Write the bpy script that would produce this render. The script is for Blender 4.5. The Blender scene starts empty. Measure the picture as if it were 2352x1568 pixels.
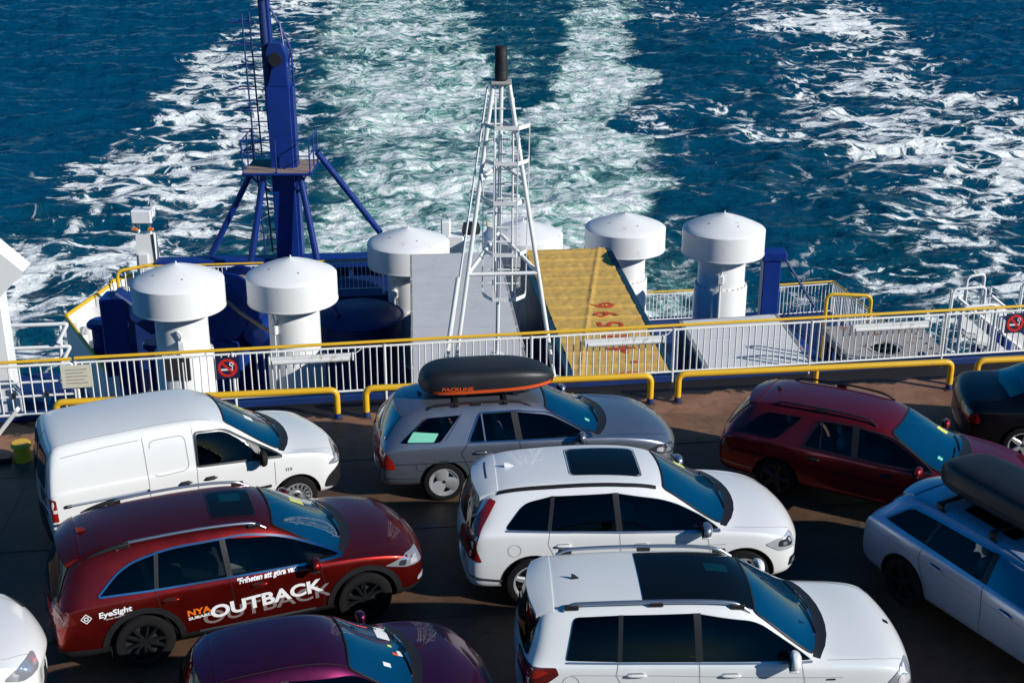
import bpy, bmesh, math, random
import numpy as np
from mathutils import Vector, Matrix, geometry
from mathutils.bvhtree import BVHTree
random.seed(7); np.random.seed(7)
R = math.radians
scene = bpy.context.scene
C = bpy.data.collections.new('ferry'); scene.collection.children.link(C)

# ------------------------------------------------------------------ camera, sky, sun, exposure
cam_d = bpy.data.cameras.new('camera'); cam = bpy.data.objects.new('camera', cam_d); C.objects.link(cam)
cam.location = (0, 0, 9.5); cam.rotation_euler = (R(90 - 21.1), 0, 0)
cam_d.sensor_width = 36; cam_d.lens = 36 * 3000 / 2352; cam_d.clip_start = .1; cam_d.clip_end = 12000
scene.camera = cam
SUN_EL, SUN_AZ = R(27), math.atan2(.905, -.425)          # azimuth clockwise from +Y
sund = Vector((math.sin(SUN_AZ) * math.cos(SUN_EL), math.cos(SUN_AZ) * math.cos(SUN_EL), math.sin(SUN_EL)))
w = bpy.data.worlds.new('World'); scene.world = w; w.use_nodes = True
wn = w.node_tree.nodes; wl = w.node_tree.links
sky = wn.new('ShaderNodeTexSky'); sky.sky_type = 'NISHITA'; sky.sun_disc = False
sky.sun_elevation = SUN_EL; sky.sun_rotation = SUN_AZ; sky.air_density = 1.0; sky.dust_density = .05; sky.ozone_density = 5.
wn['Background'].inputs['Strength'].default_value = .075
hs = wn.new('ShaderNodeHueSaturation'); hs.inputs['Saturation'].default_value = 1.4; wl.new(sky.outputs[0], hs.inputs['Color']); wl.new(hs.outputs[0], wn['Background'].inputs['Color'])
sl = bpy.data.lights.new('sun', 'SUN'); sl.energy = 5.0; sl.angle = R(.55); sl.color = (1, .965, .90)
so = bpy.data.objects.new('sun', sl); C.objects.link(so); so.rotation_euler = (-sund).to_track_quat('-Z', 'Y').to_euler()
so.location = (30, -20, 40)
vs = scene.view_settings; vs.view_transform = 'Standard'; vs.look = 'None'; vs.exposure = 0; vs.gamma = 1; vs.use_curve_mapping = False
scene.cycles.max_bounces = 5; scene.cycles.caustics_reflective = False; scene.cycles.caustics_refractive = False

# ------------------------------------------------------------------ materials
M = {}
def mat(name, col, rough=.5, metal=0., coat=0., spec=.5, var=0., vscale=3., bump=0., bscale=20., emit=None, dirt=None, dscale=1.5, dmin=.55, dmax=.7, coatr=.03, ior=None):
    m = bpy.data.materials.new(name); m.use_nodes = True; M[name] = m
    n = m.node_tree.nodes; l = m.node_tree.links; b = n['Principled BSDF']
    b.inputs['Base Color'].default_value = (*col, 1); b.inputs['Roughness'].default_value = rough; b.inputs['Metallic'].default_value = metal
    b.inputs['Coat Weight'].default_value = coat; b.inputs['Coat Roughness'].default_value = coatr; b.inputs['Specular IOR Level'].default_value = spec
    if ior: b.inputs['IOR'].default_value = ior
    tc = n.new('ShaderNodeTexCoord')
    last = None
    if var or dirt:
        nz = n.new('ShaderNodeTexNoise'); nz.inputs['Scale'].default_value = vscale; nz.inputs['Detail'].default_value = 6; nz.inputs['Roughness'].default_value = .6
        l.new(tc.outputs['Object'], nz.inputs['Vector'])
        mr = n.new('ShaderNodeMapRange'); mr.inputs[3].default_value = 1 - var; mr.inputs[4].default_value = 1 + var
        l.new(nz.outputs['Fac'], mr.inputs[0])
        mx = n.new('ShaderNodeMix'); mx.data_type = 'RGBA'; mx.blend_type = 'MULTIPLY'; mx.inputs[0].default_value = 1
        mx.inputs[6].default_value = (*col, 1); l.new(mr.outputs[0], mx.inputs[7]); last = mx.outputs[2]
        mr2 = n.new('ShaderNodeMapRange'); mr2.inputs[3].default_value = max(.02, rough - .1 * (1 if var else 0)); mr2.inputs[4].default_value = rough + .15
        l.new(nz.outputs['Fac'], mr2.inputs[0])
        if rough > .15: l.new(mr2.outputs[0], b.inputs['Roughness'])
    if dirt:
        n2 = n.new('ShaderNodeTexNoise'); n2.inputs['Scale'].default_value = dscale; n2.inputs['Detail'].default_value = 8; n2.inputs['Roughness'].default_value = .7
        mp = n.new('ShaderNodeMapping'); mp.inputs['Scale'].default_value = (1, 1, .35); l.new(tc.outputs['Object'], mp.inputs[0]); l.new(mp.outputs[0], n2.inputs['Vector'])
        r2 = n.new('ShaderNodeMapRange'); r2.inputs[1].default_value = dmin; r2.inputs[2].default_value = dmax; l.new(n2.outputs['Fac'], r2.inputs[0])
        m2 = n.new('ShaderNodeMix'); m2.data_type = 'RGBA'; l.new(r2.outputs[0], m2.inputs[0]); l.new(last, m2.inputs[6]); m2.inputs[7].default_value = (*dirt, 1); last = m2.outputs[2]
    if last: l.new(last, b.inputs['Base Color'])
    if bump:
        n3 = n.new('ShaderNodeTexNoise'); n3.inputs['Scale'].default_value = bscale; n3.inputs['Detail'].default_value = 5; l.new(tc.outputs['Object'], n3.inputs['Vector'])
        bp = n.new('ShaderNodeBump'); bp.inputs['Strength'].default_value = bump; bp.inputs['Distance'].default_value = .02; l.new(n3.outputs['Fac'], bp.inputs['Height']); l.new(bp.outputs[0], b.inputs['Normal'])
    if emit: b.inputs['Emission Color'].default_value = (*emit, 1); b.inputs['Emission Strength'].default_value = 1
    return m
mat('white_paint', (.82, .83, .82), .38, var=.05, vscale=1.2, bump=.06, bscale=3, dirt=(.45, .34, .24), dscale=3.0, dmin=.60, dmax=.80)
mat('rail_white', (.76, .77, .76), .4, var=.06, vscale=4, dirt=(.35, .2, .1), dscale=7, dmin=.66, dmax=.8)
mat('yellow_paint', (.74, .44, .02), .4, var=.1, vscale=5, dirt=(.45, .33, .2), dscale=9, dmin=.64, dmax=.75)
mat('blue_paint', (.003, .027, .20), .38, var=.25, vscale=2, dirt=(.012, .03, .12), dscale=1.5, dmin=.5, dmax=.75)
mat('dark_blue_paint', (.007, .030, .14), .45, var=.2, vscale=2, dirt=(.02, .02, .03), dscale=1.4)
mat('black_metal', (.012, .012, .014), .5, var=.2, vscale=4)
mat('black_cover', (.012, .012, .013), .6, bump=.5, bscale=14)
mat('trailer_grey', (.60, .60, .59), .6, var=.1, vscale=1.5, bump=.15, bscale=9, dirt=(.36, .34, .31), dscale=3.5, dmin=.58, dmax=.78)
mat('trailer_white', (.74, .74, .72), .55, var=.06, vscale=2, dirt=(.5, .47, .43), dscale=5, dmin=.6, dmax=.8)
mat('trailer_edge', (.30, .29, .28), .6, var=.25, vscale=5, dirt=(.2, .1, .06), dscale=5)
mat('trailer_side', (.10, .105, .12), .5, var=.2, vscale=2)
mat('tarp_yellow', (.67, .42, .10), .55, var=.12, vscale=1.4, bump=.55, bscale=3.2, dirt=(.22, .12, .04), dscale=4.5, dmin=.62, dmax=.85)
mat('tarp_blue', (.008, .05, .085), .5, var=.15, vscale=3)
mat('red_print', (.55, .07, .02), .6, var=.2, vscale=8)
mat('rope', (.30, .22, .17), .8, bump=.6, bscale=60)
mat('rust_plate', (.40, .38, .36), .6, var=.15, vscale=2, dirt=(.28, .12, .05), dscale=3.5, dmin=.54, dmax=.66)
mat('dark_hole', (.02, .022, .025), .7, var=.3)
mat('mesh_floor', (.30, .22, .18), .7, var=.2, vscale=6)
# cars
def paint(name, col, metal=0., rough=.32, var=.03): return mat(name, col, rough, metal, 1., var=var, vscale=2.5, bump=.01, bscale=2.5)
paint('van_white', (.76, .77, .76)); paint('suv_white', (.78, .79, .79)); paint('suv_white_b', (.76, .78, .77))
paint('wine_red', (.28, .013, .008), .88, .32); paint('silver', (.25, .285, .35), .75, .33); paint('carmine', (.25, .008, .012), .7, .33)
paint('ice_blue', (.42, .50, .66), .5, .3); paint('plum', (.15, .012, .065), .88, .30); mat('night', (.0015, .002, .005), .3, 0., .25, spec=.3)
mat('glass', (.004, .006, .008), .05, spec=.35, ior=1.45)
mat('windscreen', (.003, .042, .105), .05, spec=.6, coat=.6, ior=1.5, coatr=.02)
def thin_glass(name, tint, ior, rough=.02, body=None, amt=.4):
    m = bpy.data.materials.new(name); m.use_nodes = True; M[name] = m; n = m.node_tree.nodes; l = m.node_tree.links
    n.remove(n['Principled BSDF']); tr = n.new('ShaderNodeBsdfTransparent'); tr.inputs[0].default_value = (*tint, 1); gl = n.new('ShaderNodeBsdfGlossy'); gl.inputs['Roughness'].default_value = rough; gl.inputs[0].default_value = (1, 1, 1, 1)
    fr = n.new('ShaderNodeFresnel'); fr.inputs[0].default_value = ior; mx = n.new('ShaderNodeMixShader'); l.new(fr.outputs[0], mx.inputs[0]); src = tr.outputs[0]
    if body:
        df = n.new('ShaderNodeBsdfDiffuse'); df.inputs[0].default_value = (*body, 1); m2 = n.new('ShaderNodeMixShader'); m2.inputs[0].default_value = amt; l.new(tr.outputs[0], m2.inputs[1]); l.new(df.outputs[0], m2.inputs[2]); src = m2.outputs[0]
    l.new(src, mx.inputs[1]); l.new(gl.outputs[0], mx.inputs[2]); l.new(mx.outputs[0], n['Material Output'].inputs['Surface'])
thin_glass('side_glass', (.55, .64, .65), 1.4); thin_glass('privacy_glass', (.07, .08, .085), 1.4); thin_glass('screen_glass', (.55, .68, .74), 3.4, body=(.006, .13, .30), amt=.27)  # screen_glass: its blue diffuse share paints the sea and sky reflection into the glass
mat('seat_fabric', (.24, .24, .25), .9, var=.15, vscale=6); mat('cabin_dark', (.07, .072, .08), .7, var=.1); mat('dash_plastic', (.03, .03, .033), .6)
mat('shade_glass', (.004, .028, .034), .06, spec=.5)
mat('teal_glass', (.006, .07, .085), .06, spec=.8, coat=1., ior=1.6)
mat('trim_black', (.012, .012, .013), .45)
mat('plastic_dark', (.012, .012, .014), .65, spec=.2, var=.15, vscale=5, bump=.2, bscale=60)
mat('gap', (.008, .008, .008), .8)
mat('gap_soft', (.28, .28, .28), .7)
mat('chrome', (.62, .65, .7), .18, 1.)
mat('rail_silver', (.45, .49, .56), .3, .9)
mat('tyre', (.009, .009, .010), .85, spec=.2, bump=.3, bscale=60, var=.2, vscale=8)
mat('rim_silver', (.70, .71, .73), .3, .6, var=.08, vscale=6)
mat('rim_dark', (.05, .053, .06), .3, .8)
mat('rim_steel', (.45, .46, .48), .45, .6, var=.15, vscale=8)
mat('hub_dark', (.015, .015, .015), .7)
mat('lamp_red', (.32, .012, .008), .1, coat=1., spec=.6)
mat('lamp_darkred', (.10, .006, .006), .08, coat=1.)
mat('lamp_clear', (.50, .54, .60), .12, .6, coat=1.)
mat('lamp_dark', (.03, .035, .05), .06, coat=1.)
mat('lamp_bulb', (.75, .78, .82), .15, .5, coat=1.)
mat('amber', (.7, .2, .01), .2, coat=1.)
mat('paper_yellow', (.62, .68, .16), .7); mat('paper_white', (.7, .73, .72), .7); mat('sticker_green', (.2, .62, .45), .5)
mat('print_white', (.80, .80, .80), .5); mat('print_grey', (.20, .16, .16), .45); mat('print_orange', (.80, .16, .01), .5)
mat('box_black', (.014, .015, .018), .42, var=.25, vscale=2.5, bump=.08, bscale=5)
mat('stripe_orange', (.72, .09, .015), .5)
mat('sign_red', (.62, .02, .015), .5); mat('sign_navy', (.008, .013, .05), .5); mat('notice', (.62, .60, .48), .6, var=.12, vscale=14)
mat('lamp_tube', (.68, .69, .68), .35, dirt=(.35, .28, .2), dscale=8, var=.03)

# ------------------------------------------------------------------ mesh helpers
class MB:
    def __init__(s): s.v = []; s.f = []; s.m = []
    def add(s, vs_, fs_, mi=0):
        o = len(s.v); s.v += [tuple(x) for x in vs_]; s.f += [tuple(i + o for i in f) for f in fs_]; s.m += [mi] * len(fs_); return s
    def box(s, c, d, mi=0, rz=0., M4=None, bev=0.):
        x, y, z = d[0] / 2, d[1] / 2, d[2] / 2
        if bev:
            b = min(bev, x * .9, y * .9, z * .9); P = []
            for sz in (-1, 1):
                for (sx, sy) in ((-1, -1), (1, -1), (1, 1), (-1, 1)): P += [(sx * (x - b), sy * (y - b), sz * z)]
            for sz in (-1, 1):
                for (sx, sy) in ((-1, -1), (1, -1), (1, 1), (-1, 1)): P += [(sx * (x - b), sy * y, sz * (z - b)), (sx * x, sy * (y - b), sz * (z - b))]
            bm = bmesh.new(); vv = [bm.verts.new(p) for p in P]; bmesh.ops.convex_hull(bm, input=vv); bm.verts.ensure_lookup_table()
            for i, v in enumerate(bm.verts): v.index = i
            P = [v.co.copy() for v in bm.verts]; F = [[v.index for v in f.verts] for f in bm.faces]; bm.free()
        else:
            P = [(-x, -y, -z), (x, -y, -z), (x, y, -z), (-x, y, -z), (-x, -y, z), (x, -y, z), (x, y, z), (-x, y, z)]
            F = [(3, 2, 1, 0), (4, 5, 6, 7), (0, 1, 5, 4), (1, 2, 6, 5), (2, 3, 7, 6), (3, 0, 4, 7)]
        T = Matrix.Translation(c) @ (M4 if M4 else Matrix.Rotation(rz, 4, 'Z'))
        return s.add([T @ Vector(p) for p in P], F, mi)
    def tube(s, pts, r, n=8, mi=0, closed=False, cap=True):
        pts = [Vector(p) for p in pts]; N = len(pts); rr = r if isinstance(r, (list, tuple)) else [r] * N
        V = []; up = None
        for i, p in enumerate(pts):
            if closed: t = pts[(i + 1) % N] - pts[i - 1]
            else: t = pts[min(i + 1, N - 1)] - pts[max(i - 1, 0)]
            t = t.normalized() if t.length > 1e-9 else Vector((0, 0, 1))
            if up is None:
                up = Vector((0, 0, 1)) if abs(t.z) < .9 else Vector((1, 0, 0))
            a = t.cross(up)
            if a.length < 1e-6: a = t.cross(Vector((0, 1, 0)))
            a.normalize(); b_ = a.cross(t).normalized(); up = b_
            for k in range(n):
                th = 2 * math.pi * k / n; V.append(p + (a * math.cos(th) + b_ * math.sin(th)) * rr[i])
        F = []
        for i in range(N if closed else N - 1):
            j = (i + 1) % N
            for k in range(n): F.append((i * n + k, j * n + k, j * n + (k + 1) % n, i * n + (k + 1) % n))
        if cap and not closed: F.append(tuple(range(n))); F.append(tuple((N - 1) * n + k for k in reversed(range(n))))
        return s.add(V, F, mi)
    def lathe(s, prof, n=32, mi=0, c=(0, 0, 0), axis='Z', closed=False):
        V = []
        for (r, h) in prof:
            for k in range(n):
                t = 2 * math.pi * k / n
                q = (r * math.cos(t), r * math.sin(t), h) if axis == 'Z' else (r * math.cos(t), h, r * math.sin(t))
                V.append((q[0] + c[0], q[1] + c[1], q[2] + c[2]))
        F = []; K = len(prof)
        for i in range(K if closed else K - 1):
            j = (i + 1) % K
            for k in range(n):
                q = (i * n + k, i * n + (k + 1) % n, j * n + (k + 1) % n, j * n + k)
                F.append(q if axis == 'Z' else q[::-1])
        return s.add(V, F, mi)
    def quad(s, a, b, c, d, mi=0): return s.add([a, b, c, d], [(0, 1, 2, 3)], mi)
    def mesh(s, name, mats, smooth=None):
        me = bpy.data.meshes.new(name); me.from_pydata(s.v, [], s.f)
        for m in (mats if isinstance(mats, (list, tuple)) else [mats]): me.materials.append(M[m] if isinstance(m, str) else m)
        me.polygons.foreach_set('material_index', s.m)
        me.update()
        if smooth is not None:
            me.polygons.foreach_set('use_smooth', [True] * len(s.f)); me.set_sharp_from_angle(angle=R(smooth))
        return me
def link(name, me, parent=None, loc=(0, 0, 0), rot=(0, 0, 0), label=None):
    o = bpy.data.objects.new(name, me); C.objects.link(o); o.parent = parent; o.location = loc; o.rotation_euler = rot
    if label: o['label'] = label
    return o
def thing(name, label, cat, loc=(0, 0, 0), rz=0., group=None, me=None):
    o = link(name, me, None, loc, (0, 0, rz)); o['label'] = label; o['category'] = cat
    if group: o['group'] = group
    return o
def struct(name, me, label=None, loc=(0, 0, 0), rz=0.):
    o = link(name, me, None, loc, (0, 0, rz)); o['kind'] = 'structure'
    if label: o['label'] = label
    return o
def arc_pts(pts, r, seg=6):
    """polyline with rounded corners"""
    pts = [Vector(p) for p in pts]; out = [pts[0]]
    for i in range(1, len(pts) - 1):
        a, b, c = pts[i - 1], pts[i], pts[i + 1]; d1 = (a - b); d2 = (c - b); q = min(r, d1.length * .49, d2.length * .49)
        p1 = b + d1.normalized() * q; p2 = b + d2.normalized() * q
        for k in range(seg + 1):
            t = k / seg; out.append(p1 * (1 - t) ** 2 + b * 2 * t * (1 - t) + p2 * t * t)
    return out + [pts[-1]]
def round_poly(pts, r=.03, seg=5):
    N = len(pts); out = []
    for i in range(N):
        b = pts[i]; ri = b[2] if len(b) > 2 else r; b = Vector(b[:2]); a = Vector(pts[i - 1][:2]); c = Vector(pts[(i + 1) % N][:2])
        if ri <= 0: out.append(b); continue
        d1, d2 = a - b, c - b; q1 = min(ri, d1.length * .48); q2 = min(ri, d2.length * .48)
        p1 = b + d1.normalized() * q1; p2 = b + d2.normalized() * q2
        for k in range(seg + 1): t = k / seg; out.append(p1 * (1 - t) ** 2 + b * 2 * t * (1 - t) + p2 * t * t)
    return out
def resample(pts, step, closed=False):
    pts = [Vector(p) for p in pts]; out = []
    n = len(pts); rng = range(n if closed else n - 1)
    for i in rng:
        a, b = pts[i], pts[(i + 1) % n]; k = max(1, int((b - a).length / step + .5))
        for j in range(k): out.append(a.lerp(b, j / k))
    if not closed: out.append(pts[-1])
    return out
def text_tris(txt, size=1., bold=.0, shear=0., sx=1., align='LEFT'):
    cu = bpy.data.curves.new('t', 'FONT'); cu.body = txt; cu.size = size; cu.offset = bold; cu.shear = shear; cu.align_x = align; cu.resolution_u = 4
    o = bpy.data.objects.new('t', cu); C.objects.link(o)
    dg = bpy.context.evaluated_depsgraph_get(); me = bpy.data.meshes.new_from_object(o.evaluated_get(dg))
    V = [(v.co.x * sx, v.co.y) for v in me.vertices]; F = [tuple(p.vertices) for p in me.polygons]
    bpy.data.objects.remove(o); bpy.data.curves.remove(cu); bpy.data.meshes.remove(me)
    return V, F

# ------------------------------------------------------------------ ship frame
RA = R(8.7)                                     # athwart direction of the deck edge
ax = Vector((math.cos(RA), math.sin(RA), 0)); ay = Vector((-math.sin(RA), math.cos(RA), 0))
def rail_y(x): return 22.08 + .1545 * x         # line of the white railing
LOW = -5.6; SEA = -9.5

# ------------------------------------------------------------------ sea
def vnoise(X, Y, seed):
    rs = np.random.RandomState(seed); T = rs.rand(256, 256)
    xi = np.floor(X).astype(int); yi = np.floor(Y).astype(int); fx = X - xi; fy = Y - yi
    fx = fx * fx * (3 - 2 * fx); fy = fy * fy * (3 - 2 * fy)
    g = lambda a, b: T[a % 256, b % 256]
    return (g(xi, yi) * (1 - fx) + g(xi + 1, yi) * fx) * (1 - fy) + (g(xi, yi + 1) * (1 - fx) + g(xi + 1, yi + 1) * fx) * fy
def fbm(X, Y, seed, octv=4, ridge=False):
    s = 0; a = .5; tot = 0
    for k in range(octv):
        v = vnoise(X * 2 ** k + 17.3 * k, Y * 2 ** k + 5.1 * k, seed + k)
        if ridge: v = 1 - abs(2 * v - 1)
        s = s + a * v; tot += a; a *= .5
    return s / tot
def sstep(a, b, x):
    t = np.clip((x - a) / (b - a), 0, 1); return t * t * (3 - 2 * t)
def build_sea():
    fine_x = np.arange(-74, 74.01, .27); out = 74 + np.cumsum(2 * 1.35 ** np.arange(26))
    xs = np.concatenate([-out[::-1], fine_x, out])
    ys = [40.]; 
    while ys[-1] < 182: ys.append(ys[-1] + .20 * (ys[-1] / 60) ** .9)
    ys = np.array(ys); near = 40 - np.cumsum(2 * 1.35 ** np.arange(26)); far = ys[-1] + np.cumsum(1. * 1.35 ** np.arange(28))
    ys = np.concatenate([near[::-1], ys, far])
    X, Y = np.meshgrid(xs, ys); nx, ny = len(xs), len(ys)
    inn = (sstep(-90, -72, X) * (1 - sstep(72, 90, X)) * (1 - sstep(178, 195, Y)) * sstep(30, 42, Y))
    # ambient wind waves, crests lie roughly athwart
    Wx, Wy = X * .97 + Y * .24, -X * .24 + Y * .97
    h = 1.15 * (fbm(Wx / 8., Wy / 3.4, 11, 4, True) - .5) + .9 * (fbm(Wx / 22, Wy / 10, 31, 3) - .5) + .30 * (fbm(Wx / 2.6, Wy / 1.2, 41, 3, True) - .5)
    wob = 4.5 * (fbm(X / 8, Y / 8, 51, 3) - .5)
    wob2 = 8.0 * (fbm(X / 15, Y / 15, 61, 4) - .5)
    Xw = X + wob + wob2 * .6; d = Y - 46
    band = lambda a, b, s: sstep(a - s, a + s, Xw) * (1 - sstep(b - s, b + s, Xw))
    spread = .075 * (d - 28)
    scal = 1.3 * np.abs(np.sin(d / 4.1 + 1.0 + 1.5 * fbm(Y / 14 + 3, Y / 14, 57, 2)))
    fine_w = 3.4 * (fbm(X / 2.8, Y / 2.8, 53, 3) - .5); Xw = Xw + fine_w
    Xi = X + .45 * (wob + wob2 * .5) + fine_w
    ein_l = -1.0 - .062 * (d - 45); ein_r = 1.8 + .085 * (d - 45)
    left = sstep(-2.6, 2.6, Xw + 12.0 + .11 * (d - 28)) * (1 - sstep(ein_l - 1, ein_l + 1, Xi))
    right = sstep(ein_r - 1, ein_r + 1, Xi) * (1 - sstep(-1.3, 1.3, Xw - (6.4 + .085 * (d - 28) + scal)))
    mid = sstep(ein_l - 1.2, ein_l + .4, Xi) * (1 - sstep(ein_r - .4, ein_r + 1.2, Xi))
    Xe = X + 3.2 * (fbm(X / 6, Y / 6, 71, 4) - .5) * 2
    outer_l = sstep(-27.5 - .04 * (d - 28), -25.5 - .04 * (d - 28), Xe) * (1 - sstep(-13.5 - spread, -10.5 - spread, Xw))
    edge_l = np.exp(-((Xe + 22.0 + .05 * (d - 28)) / 4.2) ** 2) * sstep(-27.5 - .04 * (d - 28), -26 - .04 * (d - 28), Xe)
    gap = band(7.5 + spread * .8, 21, 2.)
    axr = np.interp(d, [0, 14, 45, 85, 122, 150], [21, 23, 28, 31.5, 35, 38]); wr_ = np.interp(d, [0, 14, 45, 85, 122], [7, 7.3, 7.8, 7.2, 7])
    Xr = X + 4.5 * (fbm(X / 7, Y / 7, 77, 4) - .5) * 2
    rband = np.exp(-(np.abs(Xr - axr) / wr_) ** 3.)
    p1 = fbm(X / 4.5, Y / 4.5, 81, 4); p2 = fbm(X / 11, Y / 11, 91, 3); p3 = fbm(X / 7, Y / 5, 95, 3)
    fade = 1 - .16 * sstep(50, 120, d)
    dens = (left * (.70 + .55 * (p1 - .5) + .40 * (p3 - .5)) + right * (.73 + .5 * (p1 - .5) + .35 * (p3 - .5))) * fade + mid * (.20 + .10 * np.sin(d * 1.1) + .5 * (p1 - .5))
    dens = np.maximum(dens, outer_l * (.25 + .8 * (p1 - .5) + .9 * (p2 - .5)))
    dens = np.maximum(dens, edge_l * (.31 + 1.0 * (p2 - .5)))
    dens = np.maximum(dens, rband * (.36 + 1.25 * (p2 - .5) + .5 * (p3 - .5)))
    dens = np.maximum(dens, gap * (.07 + .45 * (p2 - .5) + .2 * (p1 - .5)))
    nearst = np.exp(-((d - 4) / 14) ** 2) * band(-14, 9, 2.5); dens = np.maximum(dens, nearst * (.58 + .4 * (p1 - .5)))
    dens = np.clip(dens, 0, 1)
    lane = np.clip(left + right + mid + nearst, 0, 1)
    turb = np.clip(left + right + .7 * mid + .45 * rband + .45 * outer_l + .35 * gap + nearst, 0, 1)
    h = h * (1 - .25 * turb) + turb * (.34 * (fbm(X / 2.6, Y / 2.2, 101, 5, True) - .55) + .16 * (fbm(X / 1.1, Y / .9, 111, 3, True) - .5))
    # transverse ripples in the quiet lane between the two propeller streams
    h += mid * .10 * np.sin(d * 1.55 + 1.2 * np.cos(X * .35) + 4 * p2)
    Z = SEA + h * inn
    dens = dens * inn
    me = bpy.data.meshes.new('sea')
    co = np.stack([X, Y, Z], -1).reshape(-1, 3)
    idx = np.arange(nx * ny).reshape(ny, nx)
    q = np.stack([idx[:-1, :-1], idx[:-1, 1:], idx[1:, 1:], idx[1:, :-1]], -1).reshape(-1, 4)
    me.vertices.add(len(co)); me.vertices.foreach_set('co', co.ravel())
    me.loops.add(q.size); me.loops.foreach_set('vertex_index', q.ravel().astype(np.int32))
    me.polygons.add(len(q)); me.polygons.foreach_set('loop_start', np.arange(0, q.size, 4, dtype=np.int32))
    me.polygons.foreach_set('use_smooth', np.ones(len(q), bool)); me.update(calc_edges=True)
    for nm, a in (('foam', dens), ('aer', np.clip(turb, 0, 1) * inn), ('lane', lane * inn)):
        at = me.attributes.new(nm, 'FLOAT', 'POINT'); at.data.foreach_set('value', a.ravel().astype(np.float32))
    m = bpy.data.materials.new('sea_water'); m.use_nodes = True; n = m.node_tree.nodes; l = m.node_tree.links; b = n['Principled BSDF']
    def node(t, **k):
        x = n.new(t)
        for a, v in k.items():
            if a.startswith('_'): setattr(x, a[1:], v)
            else: x.inputs[a].default_value = v
        return x
    def mth(op, a, c=None, clamp=False):
        x = n.new('ShaderNodeMath'); x.operation = op; x.use_clamp = clamp
        for i, v in enumerate((a, c)):
            if v is None: continue
            if hasattr(v, 'is_linked') or hasattr(v, 'links'): l.new(v, x.inputs[i])
            else: x.inputs[i].default_value = v
        return x.outputs[0]
    tc = n.new('ShaderNodeTexCoord'); P = tc.outputs['Object']
    af = node('ShaderNodeAttribute', _attribute_name='foam').outputs['Fac']; aa = node('ShaderNodeAttribute', _attribute_name='aer').outputs['Fac']
    al = node('ShaderNodeAttribute', _attribute_name='lane').outputs['Fac']
    # warp field
    def warp(scale, amt, det, sc, rot=-6):
        nw = node('ShaderNodeTexNoise', Scale=scale, Detail=det); l.new(P, nw.inputs['Vector'])
        sub = n.new('ShaderNodeVectorMath'); sub.operation = 'SUBTRACT'; l.new(nw.outputs['Color'], sub.inputs[0]); sub.inputs[1].default_value = (.5, .5, .5)
        scl = n.new('ShaderNodeVectorMath'); scl.operation = 'SCALE'; l.new(sub.outputs[0], scl.inputs[0]); scl.inputs['Scale'].default_value = amt
        add = n.new('ShaderNodeVectorMath'); add.operation = 'ADD'; l.new(P, add.inputs[0]); l.new(scl.outputs[0], add.inputs[1])
        mp = n.new('ShaderNodeMapping'); mp.inputs['Scale'].default_value = sc; mp.inputs['Rotation'].default_value = (0, 0, R(rot)); l.new(add.outputs[0], mp.inputs[0]); return mp.outputs[0]
    PT = warp(.5, 2.2, 2., (1., 1.05, .4)); PL = warp(.22, 5.0, 2., (.80, 1.05, .3), -8)
    n1 = node('ShaderNodeTexNoise', Scale=.68, Detail=7., Roughness=.74, Distortion=1.2); l.new(PT, n1.inputs['Vector'])
    n2 = node('ShaderNodeTexNoise', Scale=1.1, Detail=6., Roughness=.70, Distortion=.6); l.new(PL, n2.inputs['Vector'])
    v1 = n.new('ShaderNodeTexVoronoi'); v1.feature = 'DISTANCE_TO_EDGE'; v1.inputs['Scale'].default_value = .34; l.new(PL, v1.inputs['Vector'])
    v2 = n.new('ShaderNodeTexVoronoi'); v2.feature = 'DISTANCE_TO_EDGE'; v2.inputs['Scale'].default_value = .95; l.new(PL, v2.inputs['Vector'])
    lace = mth('SUBTRACT', 1., mth('MULTIPLY', mth('MINIMUM', v1.outputs['Distance'], mth('ADD', mth('MULTIPLY', v2.outputs['Distance'], 1.2), .10)), 2.5), True)
    lval = mth('ADD', lace, mth('MULTIPLY', mth('SUBTRACT', n2.outputs['Fac'], .5), 2.3))
    tval = mth('ADD', .5, mth('MULTIPLY', mth('SUBTRACT', n1.outputs['Fac'], .5), 3.3))
    vm = n.new('ShaderNodeMix'); vm.data_type = 'FLOAT'; l.new(al, vm.inputs[0]); l.new(lval, vm.inputs[2]); l.new(tval, vm.inputs[3])
    val = vm.outputs[0]
    th = mth('SUBTRACT', 1.02, af)
    diff = mth('SUBTRACT', val, th)
    fm = node('ShaderNodeMapRange'); fm.inputs[1].default_value = -.04; l.new(diff, fm.inputs[0]); fm.clamp = True
    l.new(mth('ADD', .19, mth('MULTIPLY', al, .24)), fm.inputs[2])
    gate = node('ShaderNodeMapRange'); gate.inputs[1].default_value = .02; gate.inputs[2].default_value = .12; l.new(af, gate.inputs[0])
    foam = mth('MULTIPLY', fm.outputs[0], gate.outputs[0], True)
    haze = node('ShaderNodeMapRange'); haze.inputs[1].default_value = -.38; haze.inputs[2].default_value = .16; l.new(diff, haze.inputs[0])
    aer = mth('MULTIPLY', haze.outputs[0], mth('MULTIPLY', mth('ADD', mth('MULTIPLY', al, .7), mth('MULTIPLY', aa, .3)), mth('MULTIPLY', af, 1.5)), True)
    c1 = n.new('ShaderNodeMix'); c1.data_type = 'RGBA'; l.new(aer, c1.inputs[0]); c1.inputs[6].default_value = (.0015, .026, .068, 1); c1.inputs[7].default_value = (.17, .40, .34, 1)
    teal = n.new('ShaderNodeMix'); teal.data_type = 'RGBA'; l.new(mth('MULTIPLY', aa, .75), teal.inputs[0]); teal.inputs[6].default_value = (.001, .054, .118, 1); teal.inputs[7].default_value = (.0015, .050, .070, 1); l.new(teal.outputs[2], c1.inputs[6])
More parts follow.
